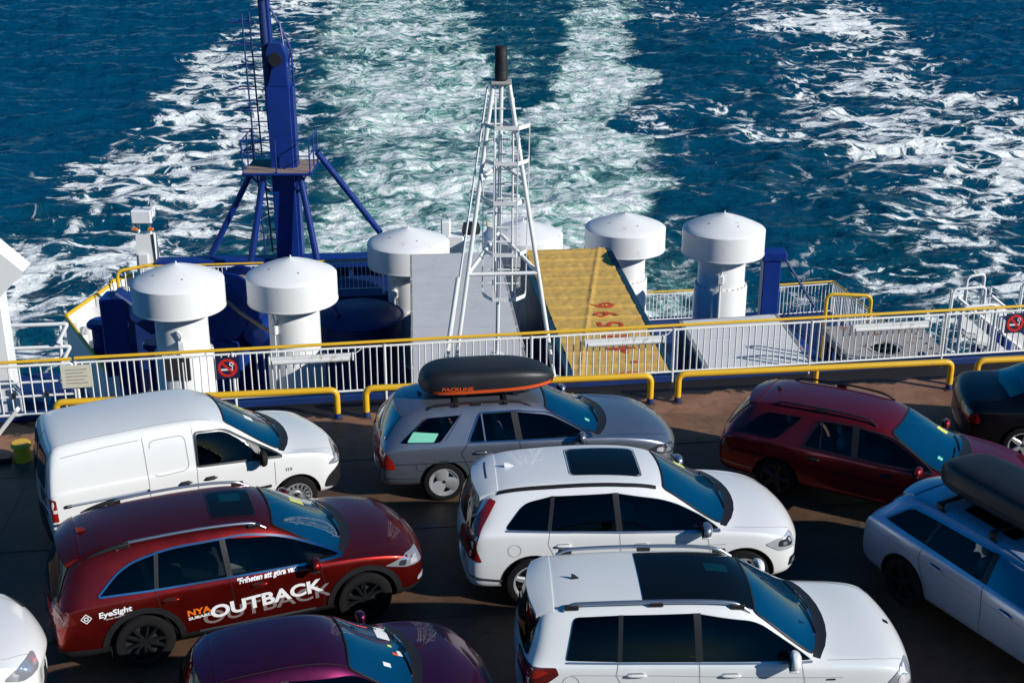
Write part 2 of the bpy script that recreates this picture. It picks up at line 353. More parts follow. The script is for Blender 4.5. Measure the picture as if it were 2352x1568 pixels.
    c2 = n.new('ShaderNodeMix'); c2.data_type = 'RGBA'; l.new(foam, c2.inputs[0]); l.new(c1.outputs[2], c2.inputs[6]); c2.inputs[7].default_value = (.86, .89, .87, 1)
    l.new(c2.outputs[2], b.inputs['Base Color'])
    rg = node('ShaderNodeMapRange'); rg.inputs[3].default_value = .16; rg.inputs[4].default_value = .8; l.new(foam, rg.inputs[0]); l.new(rg.outputs[0], b.inputs['Roughness'])
    sp = node('ShaderNodeMapRange'); sp.inputs[3].default_value = .5; sp.inputs[4].default_value = .05; l.new(foam, sp.inputs[0]); l.new(sp.outputs[0], b.inputs['Specular IOR Level'])
    b.inputs['IOR'].default_value = 1.22
    mp2 = n.new('ShaderNodeMapping'); mp2.inputs['Scale'].default_value = (.6, 1.3, 1); mp2.inputs['Rotation'].default_value = (0, 0, R(12)); l.new(P, mp2.inputs[0])
    rip = node('ShaderNodeTexNoise', Scale=1.5, Detail=4., Roughness=.62, Distortion=.5); l.new(mp2.outputs[0], rip.inputs['Vector'])
    hsum = mth('MULTIPLY', rip.outputs['Fac'], .55)
    bp = n.new('ShaderNodeBump'); bp.inputs['Strength'].default_value = .75; bp.inputs['Distance'].default_value = .75; l.new(hsum, bp.inputs['Height']); l.new(bp.outputs[0], b.inputs['Normal'])
    me.materials.append(m)
    return struct('sea', me, 'deep blue sea with the white foaming wake of the ferry')
build_sea()

# ------------------------------------------------------------------ decks and hull
def deck_material():
    m = bpy.data.materials.new('deck_rust'); m.use_nodes = True; n = m.node_tree.nodes; l = m.node_tree.links; b = n['Principled BSDF']
    tc = n.new('ShaderNodeTexCoord'); P = tc.outputs['Object']
    def nz(s, d=6, r=.6):
        x = n.new('ShaderNodeTexNoise'); x.inputs['Scale'].default_value = s; x.inputs['Detail'].default_value = d; x.inputs['Roughness'].default_value = r; l.new(P, x.inputs['Vector']); return x.outputs['Fac']
    def ramp(src, a, b_):
        x = n.new('ShaderNodeMapRange'); x.inputs[1].default_value = a; x.inputs[2].default_value = b_; l.new(src, x.inputs[0]); return x.outputs[0]
    def mix(f, a, c):
        x = n.new('ShaderNodeMix'); x.data_type = 'RGBA'; l.new(f, x.inputs[0])
        for i, v in ((6, a), (7, c)):
            if isinstance(v, tuple): x.inputs[i].default_value = (*v, 1)
            else: l.new(v, x.inputs[i])
        return x.outputs[2]
    c = mix(ramp(nz(1.3), .35, .65), (.20, .098, .056), (.31, .165, .098))
    c = mix(ramp(nz(4.5, 8, .7), .5, .72), c, (.13, .07, .042))
    c = mix(ramp(nz(.55, 4), .60, .68), c, (.10, .11, .16))
    c = mix(ramp(nz(2.2, 8, .75), .60, .70), c, (.035, .03, .03))
    # worn black bitumen along the gutter: distance to the deck edge, ragged
    sx = n.new('ShaderNodeSeparateXYZ'); l.new(P, sx.inputs[0])
    def mth(op, a, b2):
        x = n.new('ShaderNodeMath'); x.operation = op
        for i, v in enumerate((a, b2)):
            if isinstance(v, (int, float)): x.inputs[i].default_value = v
            else: l.new(v, x.inputs[i])
        return x.outputs[0]
    dd = mth('SUBTRACT', sx.outputs['Y'], mth('MULTIPLY', sx.outputs['X'], .1545))
    dd = mth('ADD', dd, mth('MULTIPLY', mth('SUBTRACT', nz(1.9, 3), .5), .9))
    dk = mth('ADD', dd, mth('MULTIPLY', mth('SUBTRACT', nz(.8, 4), .5), 3.2))
    lanes = mth('MULTIPLY', ramp(dk, 20.6, 19.4), .62)
    c = mix(lanes, c, (.022, .018, .012))
    c = mix(ramp(dd, 21.40, 21.46), c, (.014, .012, .011))
    l.new(c, b.inputs['Base Color']); b.inputs['Roughness'].default_value = .55; b.inputs['Specular IOR Level'].default_value = .35
    bp = n.new('ShaderNodeBump'); bp.inputs['Strength'].default_value = .35; bp.inputs['Distance'].default_value = .01; l.new(nz(25, 6, .7), bp.inputs['Height']); l.new(bp.outputs[0], b.inputs['Normal'])
    M['deck_rust'] = m
deck_material()
g = MB()
def ed(x, off=0.): return rail_y(x) + off
xs = (-16., 17.)
E0, E1 = (xs[0], ed(xs[0], .16)), (xs[1], ed(xs[1], .16))
g.add([(xs[0], -4, 0), (xs[1], -4, 0), (E1[0], E1[1], 0), (E0[0], E0[1], 0), (xs[0], -4, -.45), (xs[1], -4, -.45), (E1[0], E1[1], -.45), (E0[0], E0[1], -.45)],
      [(0, 1, 2, 3), (7, 6, 5, 4), (0, 4, 5, 1), (1, 5, 6, 2), (2, 6, 7, 3), (3, 7, 4, 0)])
struct('car_deck', g.mesh('car_deck', 'deck_rust'), 'rust brown steel vehicle deck')
_dk = bpy.data.objects['car_deck']
for i in range(9):
    g = MB(); yy = 19.6 - i * 2.4; g.box((.5, yy, .003), (32, .022, .006), rz=R(6.7)); link('weld_seam', g.mesh('weld_seam', 'deck_rust'), _dk)
for i in range(6):
    g = MB(); g.box((-12 + i * 5.2, 11, .0025), (.02, 19.5, .005), rz=R(6.7)); link('weld_seam', g.mesh('weld_seam', 'deck_rust'), _dk)
g = MB(); g.box((0, 0, .06), (33.2, .16, .13), bev=.01)
cm = struct('coaming', g.mesh('coaming', 'dark_blue_paint'), 'low dark blue steel coaming under the white railing', (0, ed(0, .07), 0), RA)
g = MB(); g.box((0, 0, -.02), (33.2, .5, .04))
struct('gutter_plate', g.mesh('gutter_plate', 'dark_blue_paint'), None, (0, ed(0, .42), -.12), RA)
# lower mooring and lorry deck with hull below
LD = [(-12.2, 8), (11.2, 8), (11.9, 36.5), (11.0, 42.3), (4.0, 41.3), (-11.6, 39.8), (-13.6, 36.6), (-12.6, 30)]
def prism(poly, z0, z1, mi=0):
    n_ = len(poly); V = [(x, y, z0) for x, y in poly] + [(x, y, z1) for x, y in poly]
    F = [tuple(range(n_ - 1, -1, -1)), tuple(range(n_, 2 * n_))] + [(i, (i + 1) % n_, n_ + (i + 1) % n_, n_ + i) for i in range(n_)]
    return V, F
g = MB(); g.add(*prism(LD, LOW - .3, LOW)); struct('lower_deck', g.mesh('lower_deck', 'dark_blue_paint'), 'dark blue lower deck at the stern')
g = MB(); g.add(*prism([(x * .985, y - .15) for x, y in LD], SEA - 2, LOW - .3)); struct('hull', g.mesh('hull', 'dark_blue_paint'), 'dark blue ship hull under the stern')

# ------------------------------------------------------------------ white railing along the deck edge
BAR_H = .86
_g = MB(); _g.tube([(0, 0, 0), (0, 0, BAR_H)], .014, 6); bar_me = _g.mesh('bar', 'rail_white', 60)
_g = MB(); _g.tube([(0, 0, 0), (0, 0, 1.02)], .026, 8); post_me = _g.mesh('post', 'rail_white', 60)
def railing(label, p0, p1, z0, h=.86, top='yellow_paint', pitch=.123, post_every=2.55, parent=None, drop=.2, name='railing', skip=None):
    p0 = Vector((*p0, 0)); p1 = Vector((*p1, 0)); L = (p1 - p0).length; rz = math.atan2(p1.y - p0.y, p1.x - p0.x)
    t = thing(name, label, 'railing', (p0.x, p0.y, z0), rz)
    g = MB(); g.tube([(0, 0, drop + h + .06), (L, 0, drop + h + .06)], .031, 8); link('top_rail', g.mesh('top_rail', top, 60), t)
    g = MB(); g.tube([(0, .012, drop + h - .03), (L, .012, drop + h - .03)], .022, 8); link('under_rail', g.mesh('under_rail', 'rail_white', 60), t)
    g = MB(); g.tube([(0, 0, drop), (L, 0, drop)], .022, 8); link('bottom_rail', g.mesh('bottom_rail', 'rail_white', 60), t)
    npost = max(2, int(L / post_every + .5) + 1)
    for i in range(npost):
        x = L * i / (npost - 1); o = link('post', post_me, t, (x, 0, 0)); o.scale = (1, 1, (drop + h) / 1.02)
    nb = int(L / pitch)
    for i in range(1, nb):
        x = i * L / nb
        if skip and skip(x): continue
        if min(abs(x - L * k / (npost - 1)) for k in range(npost)) < .05: continue
        o = link('bar', bar_me, t, (x + random.uniform(-.006, .006), random.uniform(-.006, .006), drop), (random.uniform(-.012, .012), random.uniform(-.010, .010), 0)); o.scale = (1, 1, (h - .03) / BAR_H)
    return t
main_rail = railing('long white barred railing with yellow top rail along the car deck edge', (-7.55, ed(-7.55)), (10.9, ed(10.9)), .0)
# gate section at the far left of the railing: lattice of bars with a mid rail
def gate():
    x0, x1 = -9.35, -7.6; p0 = Vector((x0, ed(x0), 0)); L = 1.77
    t = thing('rail_gate', 'white lattice gate at the left end of the railing', 'gate', p0, RA)
    g = MB(); g.tube(arc_pts([(0, 0, .12), (0, 0, 1.03), (L, 0, 1.03), (L, 0, .12)], .05) + [Vector((0, 0, .12))], .026, 8); link('frame', g.mesh('frame', 'rail_white', 60), t)
    for z in (.46, .72): g = MB(); g.tube([(0, .01, z), (L, .01, z)], .02, 6); link('mid_rail', g.mesh('mid_rail', 'rail_white', 60), t)
    for i in range(1, 10): o = link('bar', bar_me, t, (L * i / 10, 0, .12)); o.scale = (1, 1, 1.05)
    g = MB(); g.tube([(0, 0, 1.11), (L, 0, 1.11)], .031, 8); link('top_rail', g.mesh('top_rail', 'yellow_paint', 60), t)
    for x in (.15, .75, 1.3): g = MB(); g.box((x, -.03, .5), (.06, .05, .1), bev=.008); link('clamp', g.mesh('clamp', 'black_metal'), t)
gate()
def guard(label, x0, y0, x1, y1, mids=()):
    L = math.hypot(x1 - x0, y1 - y0); t = thing('guard_rail', label, 'guard rail', (x0, y0, 0), math.atan2(y1 - y0, x1 - x0), 'yellow guard rails along the deck edge')
    g = MB(); g.tube(arc_pts([(0, 0, .1), (0, 0, .55), (L, 0, .55), (L, 0, .1)], .14, 7), .058, 10); link('hoop', g.mesh('hoop', 'yellow_paint', 50), t)
    for x in (0, L):
        g = MB(); g.tube([(x, 0, 0), (x, 0, .115)], .0595, 10); link('foot', g.mesh('foot', 'dark_blue_paint', 50), t)
        g = MB(); g.box((x, 0, .006), (.17, .17, .012)); link('base_plate', g.mesh('base_plate', 'deck_rust'), t)
    for x in mids: g = MB(); g.tube([(x, 0, 0), (x, 0, .52)], .043, 10); link('middle_post', g.mesh('middle_post', 'yellow_paint', 50), t)
gy = lambda x: 21.22 + .117 * x
guard('yellow guard rail behind the white van', -7.75, gy(-7.75), -3.05, gy(-3.05), (2.3,))
guard('yellow guard rail behind the silver estate car', -2.55, gy(-2.55), 2.48, gy(2.48), (2.4,))
guard('yellow guard rail behind the red estate car', 2.98, gy(2.98), 8.05, gy(8.05), (2.55,))
guard('yellow guard rail behind the dark car at the right edge', 8.55, gy(8.55), 13.6, gy(13.6), (2.5,))
g = MB(); g.tube([(.0, .0, 0), (.0, .0, .26)], [.15, .12], 12); g.tube([(0, 0, .255), (0, 0, .32)], [.17, .14], 12)
bt = thing('bollard', 'short yellow bollard behind the white van\'s tail', 'bollard', (-8.0, 19.25, 0), .3)
link('drum', g.mesh('drum', 'yellow_paint', 40), bt)
g = MB(); g.box((-.32, .02, .05), (.3, .24, .1), bev=.02); link('foot_block', g.mesh('foot_block', 'black_metal'), bt)

# light fittings, notice, no-smoking signs on the railing
def onrail(x, z, off=-.05): return Vector((x, ed(x, off), z))
for (x, lab, ln) in ((-3.55, 'white tube light fitting hung on the railing behind the white van', 1.42), (2.05, 'white tube light fitting hung on the railing before the yellow roof', 1.42), (7.15, 'white tube light fitting hung on the railing before the rusty slotted platform', 1.5)):
    t = thing('tube_light', lab, 'light fitting', onrail(x, .93, -.10), RA, 'tube lights on the railing')
    g = MB(); g.box((0, 0, 0), (ln, .09, .075), bev=.015); link('housing', g.mesh('housing', 'lamp_tube'), t)
    g = MB(); g.tube([(-ln / 2 + .03, -.035, -.055), (ln / 2 - .03, -.035, -.055)], .042, 10); link('diffuser', g.mesh('diffuser', 'lamp_tube', 50), t)
    for s in (-1, 1): g = MB(); g.box((s * (ln / 2 + .02), -.01, -.02), (.035, .11, .13), bev=.01); link('end_cap', g.mesh('end_cap', 'rail_white'), t)
    g = MB(); g.tube(arc_pts([(ln / 2, 0, .02), (ln / 2 + .12, .02, .05), (ln / 2 + .2, .05, .12)], .06), .009, 6); link('cable', g.mesh('cable', 'rail_white', 60), t)
def nosmoke(x, lab):
    t = thing('no_smoking_sign', lab, 'sign', onrail(x, .80, -.045), RA, 'no smoking signs')
    g = MB(); g.box((0, 0, 0), (.40, .012, .40), bev=.004); link('plate', g.mesh('plate', 'sign_navy'), t)
    g = MB(); g.lathe([(.17, -.008), (.17, -.0105), (.125, -.0105), (.125, -.008)], 36, axis='Y'); link('ring', g.mesh('ring', 'sign_red'), t)
    a = R(45); g = MB(); g.box((0, -.0108, 0), (.28, .003, .042), M4=Matrix.Rotation(a, 4, 'Y')); link('slash', g.mesh('slash', 'sign_red'), t)
    g = MB(); g.box((-.03, -.0085, -.03), (.17, .004, .034)); g.box((.078, -.0085, -.03), (.025, .004, .034)); link('cigarette', g.mesh('cigarette', 'print_white'), t)
    g = MB(); g.tube([(.08, -.009, 0), (.082, -.009, .03), (.05, -.009, .045), (.03, -.009, .07), (.05, -.009, .098), (.09, -.009, .09), (.10, -.009, .05)], .011, 5); link('smoke', g.mesh('smoke', 'print_white'), t)
nosmoke(-5.0, 'round red no smoking sign on the railing behind the white van')
nosmoke(9.66, 'round red no smoking sign on the railing at the right edge')
t = thing('notice_board', 'cream lettered notice hung on the railing beside the gate', 'sign', onrail(-7.55, .80, -.05), RA)
g = MB(); g.box((.02, 0, 0), (.52, .015, .42), bev=.004); link('board', g.mesh('board', 'notice'), t)
for i in range(5): g = MB(); g.box((.02 - (i % 2) * .03, -.0085, .13 - i * .062), (.36 - (i % 2) * .06, .002, .018)); link('text_line', g.mesh('text_line', 'trailer_edge'), t)

# ------------------------------------------------------------------ ventilators
def vent(label, x, y, ztop, details=(), r=1.15, drum=None, lip=1.0, group='white mushroom ventilators'):
    t = thing('ventilator', label, 'ventilator', (x, y, LOW), 0, group); Z = ztop - LOW
    g = MB(); g.lathe([(.001, Z), (.03, Z - .01), (r * .3, Z - .10), (r * .6, Z - .225), (r * .86, Z - .355), (r * .97, Z - .42), (r, Z - .455), (r, Z - 1.13), (r * .985, Z - 1.15), (r * .8, Z - 1.10)], 56); link('hat', g.mesh('hat', 'white_paint', 28), t)
    g = MB(); g.lathe([(.001, Z + .05), (.018, Z + .05), (.02, Z - .02)], 8); link('finial', g.mesh('finial', 'white_paint', 40), t)
    zc = Z - 1.12 - lip
    g = MB(); g.lathe([(r + .006, Z - 1.10), (r + .016, Z - 1.125), (r + .006, Z - 1.15)], 56); link('hat_rim', g.mesh('hat_rim', 'rail_white', 50), t)
    aa_ = -2.0 + x * .37; g = MB(); g.tube([(math.cos(aa_) * (r + .002), math.sin(aa_) * (r + .002), Z - .52), (math.cos(aa_) * (r + .002), math.sin(aa_) * (r + .002), Z - 1.11)], .009, 5); link('weld_seam', g.mesh('weld_seam', 'rail_white', 60), t)
    g = MB()
    for k in range(26): th = 2 * math.pi * k / 26; g.box((.70 * math.cos(th), .70 * math.sin(th), zc + .012), (.04, .04, .03), rz=th)
    link('flange_bolts', g.mesh('flange_bolts', 'trailer_edge'), t)['kind'] = 'stuff'
    for (dx_, dy_) in ((.25, -.55), (-.4, -.35)): g = MB(); g.box((dx_ * r, dy_ * r, Z - .41 * math.hypot(dx_, dy_) + .012), (.05, .05, .05), bev=.01); link('lug', g.mesh('lug', 'trailer_edge'), t)
    g = MB(); g.lathe([(r * .78, Z - 1.02), (.66, Z - 1.20), (.66, zc), (.70, zc - .02)], 44); link('column', g.mesh('column', 'white_paint', 28), t)
    g = MB(); g.lathe([(.60, zc + .02), (.735, zc), (.745, zc - .04), (.745, .06), (.85, .05), (.85, 0)], 44); link('collar', g.mesh('collar', 'white_paint', 28), t)
    for (kind, a, z) in details:
        M4 = Matrix.Rotation(a, 4, 'Z')
        if kind == 'box':
            g = MB(); g.box(M4 @ Vector((.72, 0, Z + z)), (.12, .16, .26), M4=M4, bev=.02); link('control_box', g.mesh('control_box', 'rail_white'), t)
            g = MB(); g.tube(arc_pts([M4 @ Vector((.70, 0, Z + z + .13)), M4 @ Vector((.75, .03, Z + z + .3)), M4 @ Vector((.71, -.06, Z + z + .4))], .1), .03, 6); link('bracket', g.mesh('bracket', 'rail_white', 50), t)
            g = MB(); g.tube([M4 @ Vector((.72, 0, Z + z - .13)), M4 @ Vector((.72, .0, zc)), M4 @ Vector((.77, 0, zc - .05)), M4 @ Vector((.77, 0, .1))], .022, 6); link('conduit', g.mesh('conduit', 'rail_white', 50), t)
        if kind == 'hatch':
            g = MB(); g.box(M4 @ Vector((.745, 0, Z + z)), (.05, .62, .62), M4=M4, bev=.01); link('opening', g.mesh('opening', 'dark_hole'), t)
            g = MB(); g.box(M4 @ Vector((.752, 0, Z + z + .33)), (.06, .72, .05), M4=M4); link('lintel', g.mesh('lintel', 'white_paint'), t)
    return t
vent('white mushroom ventilator furthest left, behind the white van', -8.38, 31.07, -.39, (('box', R(-80), -1.95), ('hatch', R(-90), -2.55)), lip=1.2)
vent('white mushroom ventilator second from left, in front of the blue mast', -5.63, 31.72, -.44, (('box', R(-125), -1.75),), lip=1.55)
vent('white mushroom ventilator partly hidden by the left side of the grey lorry roof', -3.11, 37.65, -1.37, (('box', R(-125), -1.9),), lip=1.35, r=1.235)
vent('white mushroom ventilator seen through the white tripod mast', .35, 39.3, -1.62, (), r=1.25)
vent('white mushroom ventilator partly hidden by the yellow lorry roof', 3.56, 39.6, -1.47, (), r=1.27)
vent('white mushroom ventilator furthest right, beside the blue post', 5.92, 35.17, -.23, (('box', R(-100), -1.75),), lip=.95)

# ------------------------------------------------------------------ lorries on the lower deck
def trailer(label, near_l, near_r, far_r, far_l, z, top, border=None, name='lorry_trailer', thick=.16):
    c = (Vector((*near_l, 0)) + Vector((*near_r, 0)) + Vector((*far_r, 0)) + Vector((*far_l, 0))) / 4
    t = thing(name, label, 'trailer', (c.x, c.y, LOW), 0, 'lorry trailers on the lower deck')
    q = [Vector((*p, 0)) - Vector((c.x, c.y, 0)) for p in (near_l, near_r, far_r, far_l)]; zt = z - LOW
    g = MB()
    ins = [p * .985 for p in q]
    g.add([(p.x, p.y, 1.15) for p in ins] + [(p.x, p.y, zt - .05) for p in ins], [(3, 2, 1, 0), (0, 1, 5, 4), (1, 2, 6, 5), (2, 3, 7, 6), (3, 0, 4, 7)]); link('body_side', g.mesh('body_side', top[1]), t)
    # roof sheet with its own ribs
    NU, NV = 46, 190; V = []; F = []
    u0 = border or 0.
    vv_, uu_ = np.meshgrid(np.linspace(0, 1, NV + 1), u0 + (1 - 2 * u0) * np.linspace(0, 1, NU + 1), indexing='ij'); len_ = (q[3] - q[0]).length * vv_
    if top[2] == 'tarp':
        ph = (len_ / .80) % 1.0
        hh = .040 * np.exp(-((ph - .5) / .06) ** 2) + .030 * (fbm(uu_ * 16 + .3 * vv_, len_ * 3.6, 7, 4, True) - .6)
        hh = hh + .035 * np.exp(-(np.abs(uu_ - (.30 + .92 * (vv_ - .38))) / .016) ** 2)
    else: hh = .008 * np.exp(-(((len_ / 1.25) % 1.0 - .5) / .03) ** 2) + .012 * (fbm(uu_ * 3, len_ * .7, 9, 3) - .5)
    for j in range(NV + 1):
        for i in range(NU + 1):
            u = uu_[j, i]; P = (q[0].lerp(q[1], u)).lerp(q[3].lerp(q[2], u), vv_[j, i]); V.append((P.x, P.y, zt + float(hh[j, i])))
    for j in range(NV):
        for i in range(NU): a = j * (NU + 1) + i; F.append((a, a + 1, a + NU + 2, a + NU + 1))
    g = MB(); g.add(V, F); link('roof_sheet', g.mesh('roof_sheet', top[0], 50), t)
    for (a, b) in ((0, 3), (1, 2), (0, 1), (3, 2)):
        d = (q[b] - q[a]); m = (q[a] + q[b]) / 2; wd = max(.06, (border or .02) * (q[1] - q[0]).length)
        inw = (Vector((0, 0, 0)) - m); nrm = Vector((-d.y, d.x, 0)).normalized(); nrm = nrm if nrm.dot(inw) > 0 else -nrm
        side = a + b == 3
        wd2 = wd if (border and (a, b) in ((0, 3), (1, 2))) else .07
        g = MB(); g.box((m.x + nrm.x * (wd2 / 2 - .004), m.y + nrm.y * (wd2 / 2 - .004), zt - .055), (d.length + (.0 if side else -.002), wd2, .11 + (.006 if (a, b) in ((0, 3), (1, 2)) else 0)), rz=math.atan2(d.y, d.x), bev=.015); link('roof_edge', g.mesh('roof_edge', top[3]), t)
    g = MB(); fw = (q[3] - q[0]).normalized(); rt = (q[1] - q[0]).normalized(); w_ = (q[1] - q[0]).length; ln = (q[3] - q[0]).length
    for s in (-.42, .42):
        g.box(rt * (s * w_ * .9) + Vector((0, 0, 1.0)), (ln * .96, .14, .26), rz=math.atan2(fw.y, fw.x))
    link('chassis', g.mesh('chassis', 'black_metal'), t)
    wg = MB(); wg.lathe([(.0, -.15), (.3, -.15), (.48, -.13), (.5, -.08), (.5, .08), (.48, .13), (.3, .15), (.0, .15)], 24, axis='Y'); wm = wg.mesh('wheel', 'tyre', 40)
    for k in range(3):
        for s in (-1, 1): o = link('wheel', wm, t, rt * (s * w_ * .42) + fw * (-ln * .18 + k * 1.25) + Vector((0, 0, .5)), (0, 0, math.atan2(-rt.x, rt.y) + math.pi / 2 + (0)))
    return t
TY = trailer('yellow tarpaulin lorry roof with blue edges and red numbers', (1.48, 25.2), (3.98, 25.2), (2.94, 37.3), (.22, 37.0), -1.9, ('tarp_yellow', 'dark_blue_paint', 'tarp', 'tarp_blue'), .065)
trailer('grey flat lorry roof behind the tripod mast', (-2.1, 25.0), (.52, 25.0), (-.36, 35.6), (-2.88, 35.3), -1.5, ('trailer_grey', 'trailer_side', 'flat', 'trailer_edge'))
trailer('pale white lorry roof beside the blue equipment on the right', (4.62, 25.2), (7.22, 25.2), (6.82, 31.5), (4.2, 31.0), -1.9, ('trailer_white', 'trailer_side', 'flat', 'trailer_edge'), .04)
# red lettering on the tarp runs along its length
_sh = [o for o in TY.children if o.name.startswith('roof_sheet')][0].data
tarp_bvh = BVHTree.FromPolygons([v.co for v in _sh.vertices], [tuple(p.vertices) for p in _sh.polygons])
def tarp_text(txt, x, y, size, a, bold=.02, sx=1.):
    V, F = text_tris(txt, size, bold, 0, sx, 'CENTER'); ca, sa = math.cos(a), math.sin(a)
    bm = bmesh.new(); vs_ = [bm.verts.new((x + ca * p[0] - sa * p[1] - TY.location.x, y + sa * p[0] + ca * p[1] - TY.location.y, 9)) for p in V]
    for f in F:
        try: bm.faces.new([vs_[i] for i in f])
        except ValueError: pass
    bmesh.ops.triangulate(bm, faces=bm.faces); bmesh.ops.subdivide_edges(bm, edges=[e for e in bm.edges if e.calc_length() > .12], cuts=3, use_grid_fill=True); bmesh.ops.triangulate(bm, faces=bm.faces)
    for v in bm.verts:
        h = tarp_bvh.ray_cast(v.co, Vector((0, 0, -1))); v.co.z = (h[0].z if h[0] else -1.9 - LOW) + .012
    me = bpy.data.meshes.new('lettering'); bm.to_mesh(me); bm.free(); me.materials.append(M['red_print']); link('lettering', me, TY)
for (ch, x_, y_, sz) in (('6', 2.66, 32.15, .92), ('9', 2.72, 31.45, .92), ('5', 2.78, 30.75, .92), ('1', 2.86, 29.9, .95), ('4', 2.96, 29.0, 1.0), ('.', 2.92, 28.2, 1.3), ('0', 3.12, 27.35, 1.2), ('1', 3.2, 26.4, 1.2)): tarp_text(ch, x_, y_, sz, R(95), .012, 1.05)

# rusty slotted platform on the right
t = thing('slotted_platform', 'grey rusty platform with a round hole and rows of slots', 'platform', (9.15, 28.9, LOW), R(3.5))
zt = -1.95 - LOW
V2 = [(-1.25, -3.6), (1.25, -3.6), (1.15, 1.9), (-1.2, 1.9)]
circ = [(-.15 + .34 * math.cos(2 * math.pi * k / 28), .35 + .42 * math.sin(2 * math.pi * k / 28)) for k in range(28)]
slots = []
for row in range(9):
    for col, (a, b) in enumerate(((.45, .98),)):
        y = -1.5 + row * .34; slots.append([(a, y), (b, y), (b, y + .12), (a, y + .12)])
for row in range(3): y = -1.25 + row * .3; slots.append([(-.15, y), (.3, y), (.3, y + .08), (-.15, y + .08)])
def plate_with_holes(outer, holes, zt, th=.05):
    vs_ = [Vector(p) for p in outer]; ed_ = [(i, (i + 1) % len(outer)) for i in range(len(outer))]
    for h in holes:
        o = len(vs_); vs_ += [Vector(p) for p in h]; ed_ += [(o + i, o + (i + 1) % len(h)) for i in range(len(h))]
    r_ = geometry.delaunay_2d_cdt(vs_, ed_, [], 0, 1e-5); VV, FF = r_[0], r_[2]
    def inside(p, poly):
        c = False; j = len(poly) - 1
        for i in range(len(poly)):
            if (poly[i][1] > p[1]) != (poly[j][1] > p[1]) and p[0] < (poly[j][0] - poly[i][0]) * (p[1] - poly[i][1]) / (poly[j][1] - poly[i][1]) + poly[i][0]: c = not c
            j = i
        return c
    keep = []
    for f in FF:
        ce = sum((VV[i] for i in f), Vector((0, 0))) / len(f)
        if inside(ce, outer) and not any(inside(ce, h) for h in holes): keep.append(f)
    g = MB(); g.add([(v.x, v.y, zt) for v in VV], keep)
    for h in [outer] + holes:
        for i in range(len(h)):
            a, b = h[i], h[(i + 1) % len(h)]; g.quad((*a, zt), (*b, zt), (*b, zt - th), (*a, zt - th))
    return g
link('plate', plate_with_holes(V2, [circ] + slots, zt).mesh('plate', 'rust_plate'), t)
g = MB(); g.box((0, -.85, zt - .4), (2.3, 5.3, .06)); link('underfloor', g.mesh('underfloor', 'dark_hole'), t)
g = MB(); g.lathe([(.36, -.02), (.40, .012), (.44, .012), (.44, -.02)], 28, c=(-.15, .35, zt)); 
g.v = [(x, .35 + (y - .35) * 1.2, z) for x, y, z in g.v]; link('hole_rim', g.mesh('hole_rim', 'trailer_edge', 40), t)
for (x, y) in ((-1.1, 1.7), (1.05, 1.7), (-1.1, -3.3), (1.1, -3.3)): g = MB(); g.box((x, y, zt / 2 - .03), (.16, .16, zt - .06)); link('leg', g.mesh('leg', 'dark_blue_paint'), t)
for s in (-1.22, 1.17): g = MB(); g.box((s, -.85, zt - .1), (.06, 5.4, .2)); link('side_beam', g.mesh('side_beam', 'trailer_edge'), t)

